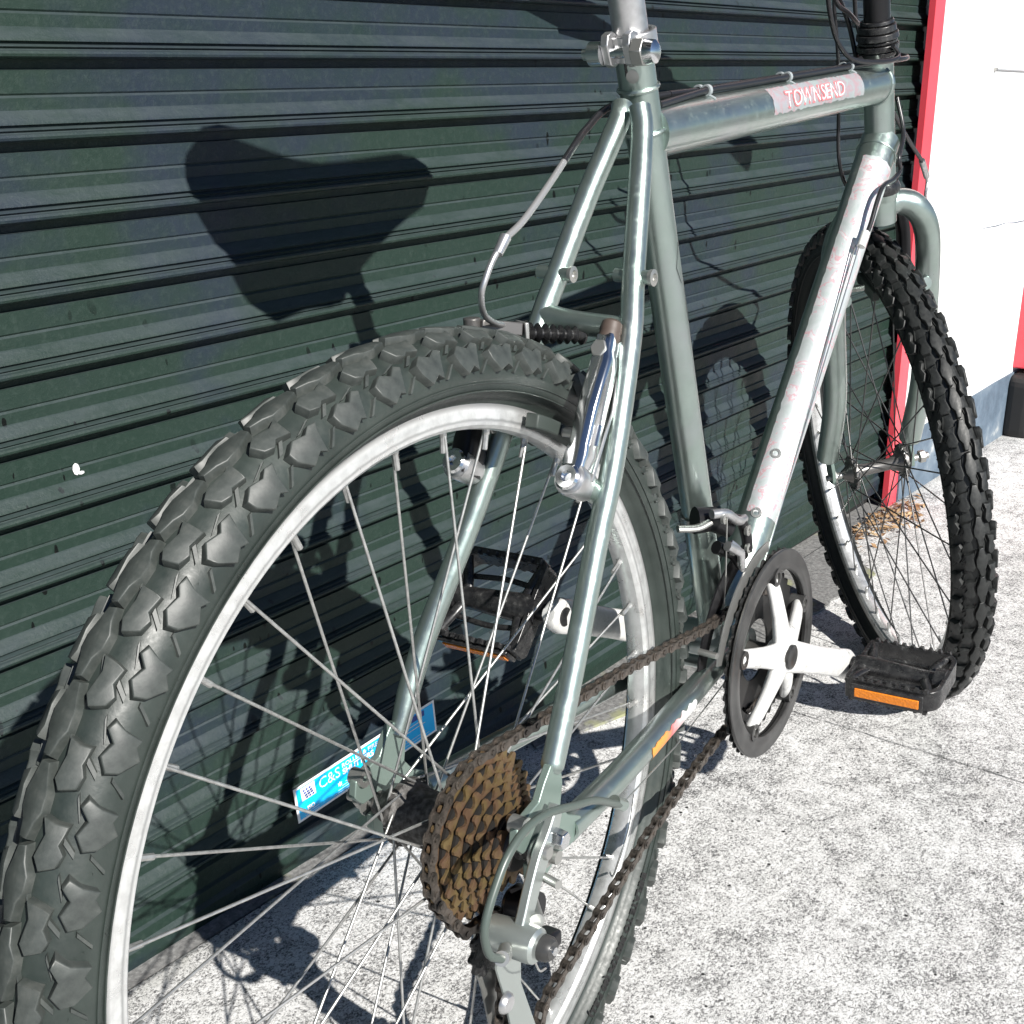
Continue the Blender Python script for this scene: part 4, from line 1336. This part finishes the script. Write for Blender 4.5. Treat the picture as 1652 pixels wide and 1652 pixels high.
# pulley cage: two plates with pulleys between
plate = [(-.0180, -.0640), (-.0040, -.0640), (.0060, -.0800), (.0040, -.1150), (.0200, -.1650), (.0230, -.1900), (.0080, -.1980), (-.0040, -.1900), (-.0060, -.1700), (-.0150, -.1150), (-.0230, -.0850)]
for y, m_ in ((-.0470, 'alloy_green'), (-.0280, 'steel')):
    part('cage_plate', MB().prism(plate, lambda a, c, d: Vector((a, y + d, c)), -.0008, .0008), m_, rd, 30)
for c_, y in ((G0, -.0330), (T0, -.0370)):
    b = MB()
    sp_ = sprocket_mb(.0205, 11, 0, .0030, .0030, hole=.004)
    for v in sp_.v: v += Vector((c_.x, y, c_.z))
    part('jockey_wheel', sp_, 'black', rd, 30)
    part('jockey_bolt', MB().lathe([(-.0515, 0), (-.0515, .0038), (-.0480, .0042), (-.0300, .0042)], (c_.x, 0, c_.z), (0, 1, 0), 14), 'steel', rd)
part('cage_disc', MB().lathe([(-.0520, .0), (-.0520, .0055), (-.0500, .0075), (-.0480, .0080)], (-.0160, 0, -.1170), (0, 1, 0), 24), 'alloy', rd)
part('barrel_adjuster', MB().tube([(-.0740, -.0900, -.0260), (-.0660, -.0860, -.0310), (-.0560, -.0800, -.0340)], [.0048, .0050, .0040], 12), 'steel', rd)
hous = smooth_path([(.1010, -.0760, -.0170), (.0800, -.0790, -.0035), (.0447, -.0860, .0190), (.0152, -.0890, .0315), (-.0137, -.0900, .0425), (-.0400, -.0900, .0462), (-.0615, -.0900, .0389), (-.0754, -.0900, .0259), (-.0861, -.0900, .0112), (-.0890, -.0900, -.0010), (-.0850, -.0900, -.0160), (-.0740, -.0900, -.0260)], 5)
part('cable_housing', MB().tube(hous, .0027, 12), 'grey_housing', rd, 60)
part('housing_stop', MB().lathe([(-.008, .0048), (.008, .0048), (.0085, .0030)], (.0960, -.0750, -.0130), (.8, 0, -.6), 14), 'paint', rd)
part('shift_cable', MB().tube([(.1010, -.0740, -.0180), (.2400, -.0480, -.0420), (.4000, -.0200, -.0560)], .0007, 6), 'cable', rd)
# loose inner wire ends below
part('wire_end', MB().tube(smooth_path([(-.0330, -.085, -.0560), (-.0200, -.080, -.0760), (.0020, -.070, -.0930)], 5), .0008, 6), 'cable', rd)

# ---------------- front derailleur
fd = group('front_derailleur')
cpos = seat(.142)
part('clamp_band', MB().lathe([(-.0060, .0143), (-.0060, .0162), (.0060, .0162), (.0060, .0143)], cpos, sdir, 32, closed=True), 'steel', fd, 35)
part('clamp_screw', MB().tube([cpos + Vector((-.024, -.012, .004)), cpos + Vector((-.010, -.016, .001))], .0034, 10).box(cpos + Vector((-.020, -.010, .003)), (.012, .010, .012)), 'steel', fd)
b = MB()
b.tube([(.3400, -.0150, .1200), (.3560, -.0250, .1180), (.3720, -.0340, .1060)], [.0120, .0110, .0085], 14, flat=((0, 1, 0), .8))
b.tube(smooth_path([(.3600, -.0350, .1190), (.3800, -.0400, .1120), (.3900, -.0420, .0950), (.3920, -.0430, .0800)], 4), [.0050] * 12 + [.0040], 10)
b.tube([(.3480, -.0320, .0960), (.3660, -.0400, .0860), (.3740, -.0440, .0720)], [.0060, .0055, .0040], 12)
part('linkage_body', b, 'black_metal', fd, 40)
part('swing_link', MB().tube(smooth_path([(.3560, -.0420, .0990), (.3640, -.0470, .0900), (.3640, -.0480, .0790), (.3700, -.0480, .0720)], 4), .0036, 10, flat=((0, 1, 0), .6)), 'alloy', fd, 60)
part('clamp_tab', MB().tube(smooth_path([(.3180, -.0100, .1180), (.3300, -.0220, .1170), (.3420, -.0280, .1200)], 4), .0050, 12, flat=((0, 0, 1), .6)), 'steel', fd, 60)
part('upper_link', MB().tube(smooth_path([(.3360, -.0330, .1290), (.3500, -.0400, .1270), (.3700, -.0420, .1150), (.3880, -.0400, .1120)], 4), .0042, 12), 'alloy', fd, 60)
for p in ((.3450, -.0420, .1240), (.3840, -.0470, .1030), (.3560, -.0460, .0930), (.3700, -.0470, .0780), (.3880, -.0460, .0850)):
    part('pivot_screw', MB().lathe([(-.0030, .0046), (.0, .0050), (.0005, .0022), (-.001, .0020)], p, (0, -1, 0), 14), 'steel', fd)
part('cable_anchor', MB().tube([(.3450, -.044, .100), (.3600, -.050, .090), (.3640, -.050, .076)], [.0045, .0040, .0030], 10), 'alloy', fd)
part('front_cable', MB().tube([(.3450, -.043, .124), (.3560, -.038, .060), (.3800, -.02, -.050)], .0007, 6), 'cable', fd)
# cage: two long curved plates straddling the chain
def cage_plate(y, r0_, r1_, a0, a1, name, m_):
    b = MB(); n = 26; vs = []
    for i in range(n + 1):
        t = i / n; a = math.radians(a0 + (a1 - a0) * t)
        wv = .0035 * math.sin(PI * t)
        for r_ in (r0_ - wv, r1_ + wv * .3):
            for dy in (-.0008, .0008):
                vs.append((BBX + r_ * math.cos(a), y + dy + .003 * (t - .5) ** 2, BBZ + r_ * math.sin(a)))
    fs = []
    for i in range(n):
        q = i * 4
        for s_ in ((0, 1, 5, 4), (1, 3, 7, 5), (3, 2, 6, 7), (2, 0, 4, 6)):
            fs.append(tuple(q + v for v in s_))
    fs += [(0, 1, 3, 2), (n * 4, n * 4 + 2, n * 4 + 3, n * 4 + 1)]
    b.add(vs, fs)
    part(name, b, m_, fd, 40)
cage_plate(-.0500, .0990, .1080, 88, 166, 'outer_cage_plate', 'steel')
cage_plate(-.0330, .0930, .1090, 92, 170, 'inner_cage_plate', 'black_metal')
part('cage_bridge', MB().tube([(.3150, -.0500, .0100), (.3170, -.0320, .0100)], .0030, 10), 'steel', fd)

# ---------------- brakes
def brake_arm(pts, ws, ts, axis):
    """a tapering cast arm: pts centre line, ws width, ts thickness along axis"""
    b = MB(); n = 14; vs = []; ax = Vector(axis).normalized()
    P = [Vector(p) for p in pts]
    for i, p in enumerate(P):
        d = (P[min(i + 1, len(P) - 1)] - P[max(i - 1, 0)]).normalized()
        u_ = d.cross(ax).normalized(); v_ = u_.cross(d).normalized()
        for k in range(n):
            t = 2 * PI * k / n
            cx_ = math.copysign(abs(math.cos(t)) ** .4, math.cos(t)); sx_ = math.copysign(abs(math.sin(t)) ** .4, math.sin(t))
            vs.append(p + u_ * ws[i] * cx_ + v_ * ts[i] * sx_)
    m_ = len(P)
    b.add(vs, [(i * n + k, i * n + (k + 1) % n, (i + 1) * n + (k + 1) % n, (i + 1) * n + k) for i in range(m_ - 1) for k in range(n)] + [tuple(range(n)), tuple(range((m_ - 1) * n, m_ * n))])
    return b
rb = group('rear_brake')
stn = Vector((.2163, 0, .3800)).normalized()             # direction up the stays
bk = Vector((-stn.z, 0, stn.x))                           # square to the stays, to the rear
def brk(y, up, back_, base=(.1060, .2165)):
    return Vector((base[0], y, base[1])) + stn * up + bk * back_
for s in (-1, 1):
    part('pivot_stud', MB().tube([brk(.052 * s, -.004, -.020), brk(.046 * s, -.001, .010)], .0080, 16), 'paint', rb)
    arm = [brk(.0440 * s, -.008, .006), brk(.0440 * s, .006, .006), brk(.0450 * s, .022, .007), brk(.0450 * s, .045, .008), brk(.0440 * s, .068, .006), brk(.0420 * s, .086, .003), brk(.0400 * s, .098, .001)]
    part('brake_arm', brake_arm(smooth_path(arm, 3), [.0118, .0118, .0114, .0112, .0110, .0108, .0106, .0104, .0102, .0100, .0097, .0093, .0088, .0082, .0078, .0078, .0080, .0080, .0074], [.0090] * 6 + [.0078] * 9 + [.0064] * 4, (0, 1, 0)), 'chrome' if s < 0 else 'black_metal', rb, 50)
    part('pivot_boss', MB().lathe([(-.004, .0105), (.0145, .0118), (.0165, .0110)], brk(.0450 * s, -.002, .0), bk, 24), 'alloy', rb)
    part('pivot_bolt', MB().lathe([(.0160, .0088), (.0200, .0090), (.0215, .0075), (.0210, .0038), (.0180, .0035)], brk(.0450 * s, -.002, .0), bk, 20), 'chrome', rb)
    # pad with its holder, lying along the rim
    base = Vector((.1060, 0, .2165))
    rad = Vector((math.cos(math.radians(63.5)), 0, math.sin(math.radians(63.5))))
    pc = rad * .2735 + Vector((0, .0200 * s, 0))
    tg = Vector((-rad.z, 0, rad.x))
    def pad_curve(r_, y, t): 
        a = math.radians(63.5) + t
        return Vector((math.cos(a) * r_, y, math.sin(a) * r_))
    b = MB(); vs = []; n = 10
    for i in range(n + 1):
        t = (-.5 + i / n) * .068 / .275
        for r_, y in ((.2680, .0125), (.2785, .0125), (.2780, .0225), (.2685, .0225)):
            vs.append(pad_curve(r_, y * s, t))
    fs = [(i * 4 + k, i * 4 + (k + 1) % 4, i * 4 + 4 + (k + 1) % 4, i * 4 + 4 + k) for i in range(n) for k in range(4)] + [(0, 1, 2, 3), tuple(n * 4 + k for k in (3, 2, 1, 0))]
    b.add(vs, fs)
    part('brake_pad', b, 'pad', rb, 30, .0012)
    part('pad_stud', MB().tube([rad * .2735 + Vector((0, .022 * s, 0)), rad * .2735 + Vector((0, .042 * s, 0))], .0040, 12), 'steel', rb)
    part('pad_nut', MB().lathe([(0, .0080), (.007, .0080)], rad * .2735 + Vector((0, .0330 * s, 0)), (0, s, 0), 6), 'steel', rb, 20, .0006)
# rubber cap at the top of the near arm, cable tail
part('arm_cap', MB().lathe([(-.004, .0068), (.0, .0080), (.0030, .0072), (.0045, .0078), (.010, .0070), (.012, .0045), (.0125, 0)], brk(-.0400, .099, .001), stn, 18), 'brown', rb)
part('cable_clamp_bolt', MB().lathe([(0, .0062), (.006, .0062)], brk(-.0400, .088, .006), bk, 6), 'steel', rb, 20, .0006)
part('return_spring', MB().tube([brk(-.0560, .000, .006), brk(-.0530, .050, -.004), brk(-.0480, .088, -.006)], .0011, 8), 'cable', rb)
part('brake_cable_tail', MB().tube([brk(-.0430, .098, .006), brk(-.0540, .060, .012), brk(-.0560, .028, .012)], .0008, 6), 'cable', rb)
part('tail_crimp', MB().tube([brk(-.0556, .036, .012), brk(-.0562, .022, .012)], .0014, 8), 'chrome', rb)
# ribbed bellows over the cable between the arms
A_, B_ = Vector((.0960, .0230, .3105)), Vector((.1500, -.0150, .3045))
A_ = Vector((.1330, .0120, .3055)); B_ = Vector((.1720, -.0110, .3000))
dv = (B_ - A_); Ln = dv.length
prf = [(0, .0030)]
for k in range(7):
    x = Ln * (k + .5) / 8
    prf += [(x - Ln / 20, .0036), (x, .0074 - .0002 * k), (x + Ln / 20, .0036)]
prf += [(Ln * .93, .0066), (Ln * .97, .0060), (Ln, .0030)]
part('cable_bellows', MB().lathe(prf, A_, dv, 18), 'black', rb, 30)
part('cross_cable', MB().tube([B_, Vector((.1740, -.0380, .3020))], .0008, 6), 'cable', rb)
# noodle bracket on the far arm and the noodle pipe
b = MB().box(Vector((.1160, .0220, .3110)), (.030, .012, .009), Matrix.Rotation(.18, 3, 'Y') @ Matrix.Rotation(-.5, 3, 'Z'))
b.tube([(.1000, .0320, .3190), (.1000, .0320, .3080)], .0058, 14)
part('noodle_bracket', b, 'gunmetal', rb, 30, .001)
part('bracket_clip', MB().box(Vector((.1310, .0135, .3065)), (.0030, .015, .014), Matrix.Rotation(-.5, 3, 'Z')), 'steel', rb, 30, .0006)
nd = smooth_path([(.0900, 0.0, .3645), (.0840, .001, .3590), (.0775, .002, .3500), (.0745, .005, .3380), (.0830, .010, .3250), (.1000, .015, .3170), (.1200, .019, .3120)], 6)
part('noodle_pipe', MB().tube(nd, .0021, 12), 'alloy', rb, 60)
part('noodle_ferrule', MB().tube([(.0965, 0, .3705), (.0870, 0, .3612)], [.0038, .0032], 12), 'alloy', rb)
hb = smooth_path([(.3300, .0050, .4560), (.2750, .0230, .4480), (.2281, .0180, .4322), (.1924, .0080, .4201), (.1520, .002, .3990), (.1176, 0, .3792), (.0959, 0, .3696)], 5)
part('brake_housing', MB().tube(hb[:18], .0026, 12), 'housing', rb, 60)
part('noodle_sheath', MB().tube(hb[17:], .0023, 12), 'sheath', rb, 60)

# ---------------- cables along the top tube and at the head
cb = group('cables')
def along(y, up, xs):
    return [TA + TTd * ((x - TA.x) / TTd.x) + tup * up + Vector((0, y, 0)) for x in xs]
part('cable_housing', MB().tube(smooth_path([Vector((.3300, .0050, .4560))] + along(.0038, .0222, (.38, .44, .55, .62, .71)) + [Vector((.760, .004, .4960)), Vector((.800, .022, .5000)), Vector((.7900, .030, .5350)), Vector((.730, .032, .575))], 5), .0026, 12), 'housing', cb, 60)
part('cable_housing', MB().tube(smooth_path([Vector((.2850, -.010, .4480))] + along(-.0038, .0222, (.38, .44, .55, .62, .71)) + [Vector((.7600, -.018, .4930)), Vector((.7950, -.028, .4960)), Vector((.8350, -.022, .5000)), Vector((.8480, .004, .5060)), Vector((.830, .025, .5140))], 5), .0026, 12), 'housing', cb, 60)
part('cable_housing', MB().tube(smooth_path([(.6460, 0, .5480), (.6560, 0, .5300), (.6800, 0, .5080), (.7050, -.008, .4930), (.7500, -.022, .4920), (.7840, -.027, .4960), (.7980, -.024, .5020), (.7850, -.022, .5085)], 5), .0024, 12), 'housing', cb, 60)
part('cable_housing', MB().tube(smooth_path([(.760, .03, .5900), (.7469, .03, .5509), (.7594, .03, .5174), (.7696, .03, .4885), (.7762, .03, .4465), (.783, .03, .403), (.7971, .028, .3772), (.8157, .024, .3634), (.826, .014, .350)], 5), .0021, 10), 'housing', cb, 60)
part('cable_housing', MB().tube(smooth_path([(.700, .02, .5680), (.7271, .02, .5462), (.7653, .02, .5392), (.8056, .024, .5323)], 5), .0024, 10), 'housing', cb, 60)
part('front_brake_housing', MB().tube(smooth_path([(.860, .05, .62), (.900, .06, .55), (.9100, .045, .500), (.9314, .035, .4672), (.9644, .03, .4474), (1.0351, .03, .4155), (1.105, .03, .3883)], 5), .0026, 12), 'housing', cb, 60)
part('brake_ferrule', MB().tube([(1.103, .03, .3890), (1.1307, .03, .3683)], .0042, 12), 'alloy', cb)
part('noodle_pipe', MB().tube(smooth_path([(1.1307, .03, .3683), (1.1350, .03, .3600), (1.1250, .028, .3480), (1.1000, .020, .340)], 5), .0023, 10), 'alloy', cb, 60)
# down tube cables
part('shift_housing', MB().tube(smooth_path([(.850, -.01, .46), (.8420, -.022, .4250), (.8118, -.028, .3992), (.8193, -.028, .3863), (.7947, -.028, .3777), (.7636, -.028, .3727), (.7459, -.028, .3581), (.7296, -.028, .3374), (.7163, -.027, .3229)], 5), .0025, 12), 'housing', cb, 60)
part('housing_end', MB().tube([(.7200, -.0262, .3290), (.7090, -.0255, .3155)], .0044, 12), 'white_plastic', cb)
for dy in (-.0235, -.0195):
    st_ = Vector((.7100, dy, .3165)); en = Vector((.4300, dy + .004, -.0350))
    part('shift_cable', MB().tube([st_, en], .0008, 6), 'cable', cb)

# ---------------- steering assembly, turned left about the head axis
ang = .6869
S4 = Matrix.Translation(H0) @ Matrix.Rotation(ang, 4, hdir) @ Matrix.Translation(-H0)
ST = AX @ S4
FW = Vector((1.0173, -.0096, .0042))
fk = group('fork', None, ST)
part('steerer', MB().tube([head(-.10), head(.10)], .0125, 20), 'steel', fk)
part('crown_race', MB().lathe([(-.086, .0180), (-.0780, .0200)], H0, hdir, 28), 'paint', fk)
cr0 = head(-.090)
fdn = (FW + Vector((-.006, 0, .020)) - cr0)
part('fork_crown', MB().tube([head(-.112), head(-.084)], [.0165, .0175], 28), 'paint', fk)
for s in (-1, 1):
    e = FW + Vector((-.004, 0, .030)); e.y = .0580 * s
    k1 = Vector((cr0.x + .004, .030 * s, cr0.z + .004)); 
    ld = (FW - cr0).normalized()
    pts = [cr0 + Vector((.002, .006 * s, -.004)), cr0 + Vector((.005, .022 * s, -.003)), cr0 + ld * .014 + Vector((0, .040 * s, 0)), cr0 + ld * .038 + Vector((0, .0535 * s, 0)), cr0 + ld * .075 + Vector((0, .0585 * s, 0)), cr0 + ld * .16 + Vector((0, .0590 * s, 0)), cr0 + ld * .26 + Vector((0, .0585 * s, 0)), e]
    pth = smooth_path(pts, 5)
    part('fork_leg', MB().tube(pth, [.0130 + .0018 * min(1, i / 8) for i in range(len(pth))], 28), 'paint', fk, 60)
    b = MB().prism([(-.010, .034), (.012, .030), (.013, .006), (.008, -.008), (-.009, -.008), (-.013, .008)], lambda a, c, d: Vector((FW.x + a - .002, .0555 * s + d, FW.z + c)), -.0025, .0025)
    part('fork_end', b, 'paint_dark', fk, 30, .0008)
    part('brake_stud', MB().tube([cr0 + ld * .115 + Vector((-.020, .050 * s, 0)), cr0 + ld * .115 + Vector((.024, .046 * s, .004))], .0075, 14), 'paint', fk)
part('front_axle', MB().tube([FW + Vector((0, -.072, 0)), FW + Vector((0, .072, 0))], .0045, 14), 'steel', fk)
for s in (-1, 1):
    part('axle_nut', MB().lathe([(.0590 * s, .0090), (.0670 * s, .0090)], FW, (0, 1, 0), 6), 'steel', fk, 20, .0006)
fb = group('front_brake', None, ST)
ld = (FW - cr0).normalized()
for s in (-1, 1):
    base = cr0 + ld * .115 + Vector((.030, 0, .004))
    pts = [base + Vector((0, .046 * s, -.006)), base + Vector((.004, .046 * s, .02)), base + Vector((-.004, .046 * s, .05)), base + Vector((-.014, .043 * s, .070)), base + Vector((-.018, .041 * s, .082))]
    part('brake_arm', brake_arm(smooth_path(pts, 3), [.0110] * 4 + [.009] * 5 + [.0070] * 4, [.0070] * 13, (0, 1, 0)), 'black_metal', fb, 50)
    c0 = FW + Vector((-.115, .0195 * s, .2520))
    part('brake_pad', MB().box(c0, (.052, .010, .013), Matrix.Rotation(-.42, 3, 'Y')), 'pad', fb, 30, .002)
    part('pad_stud', MB().tube([c0, c0 + Vector((.02, .030 * s, 0))], .004, 10), 'steel', fb)
hbz = group('handlebar', None, ST)
sm_ = head(.155)
fwd_ = Vector((hdir.z, 0, -hdir.x))
bc = sm_ + fwd_ * .085 + Vector((0, 0, .066))
part('stem', MB().tube([head(.098), head(.165)], .0140, 24).tube([sm_ + Vector((0, 0, 0)), bc], [.0145, .0130], 20).tube([bc + Vector((0, -.024, 0)), bc + Vector((0, .024, 0))], .0175, 20), 'black_metal', hbz, 45)
part('bar', MB().tube(smooth_path([bc + Vector((-.045, -.300, .012)), bc + Vector((-.010, -.12, .010)), bc + Vector((0, -.04, 0)), bc, bc + Vector((0, .04, 0)), bc + Vector((-.010, .12, .010)), bc + Vector((-.045, .300, .012))], 4), .0112, 16), 'black_metal', hbz, 60)
for s in (-1, 1):
    part('grip', MB().tube([bc + Vector((-.022, .185 * s, .011)), bc + Vector((-.046, .305 * s, .012))], .0165, 18), 'black', hbz)
    part('brake_lever', brake_arm([bc + Vector((.000, .150 * s, .0)), bc + Vector((.035, .165 * s, -.022)), bc + Vector((.040, .20 * s, -.030)), bc + Vector((.020, .26 * s, -.032))], [.010, .008, .006, .007], [.008, .006, .005, .005], (0, 0, 1)), 'black_metal', hbz, 50)

front_hub = [(-.050, .0060), (-.046, .0085), (-.038, .0140), (-.0370, .0240), (-.0335, .0240), (-.0320, .0150), (-.018, .0080), (.018, .0080), (.0320, .0110), (.0335, .0240), (.0370, .0240), (.038, .0140), (.046, .0085), (.050, .0060)]
front = build_wheel('wheel', ST @ Matrix.Translation(FW), .0350, -.0350, front_hub, 1.93, black=True)
front['label'] = 'front wheel turned towards the shutter'
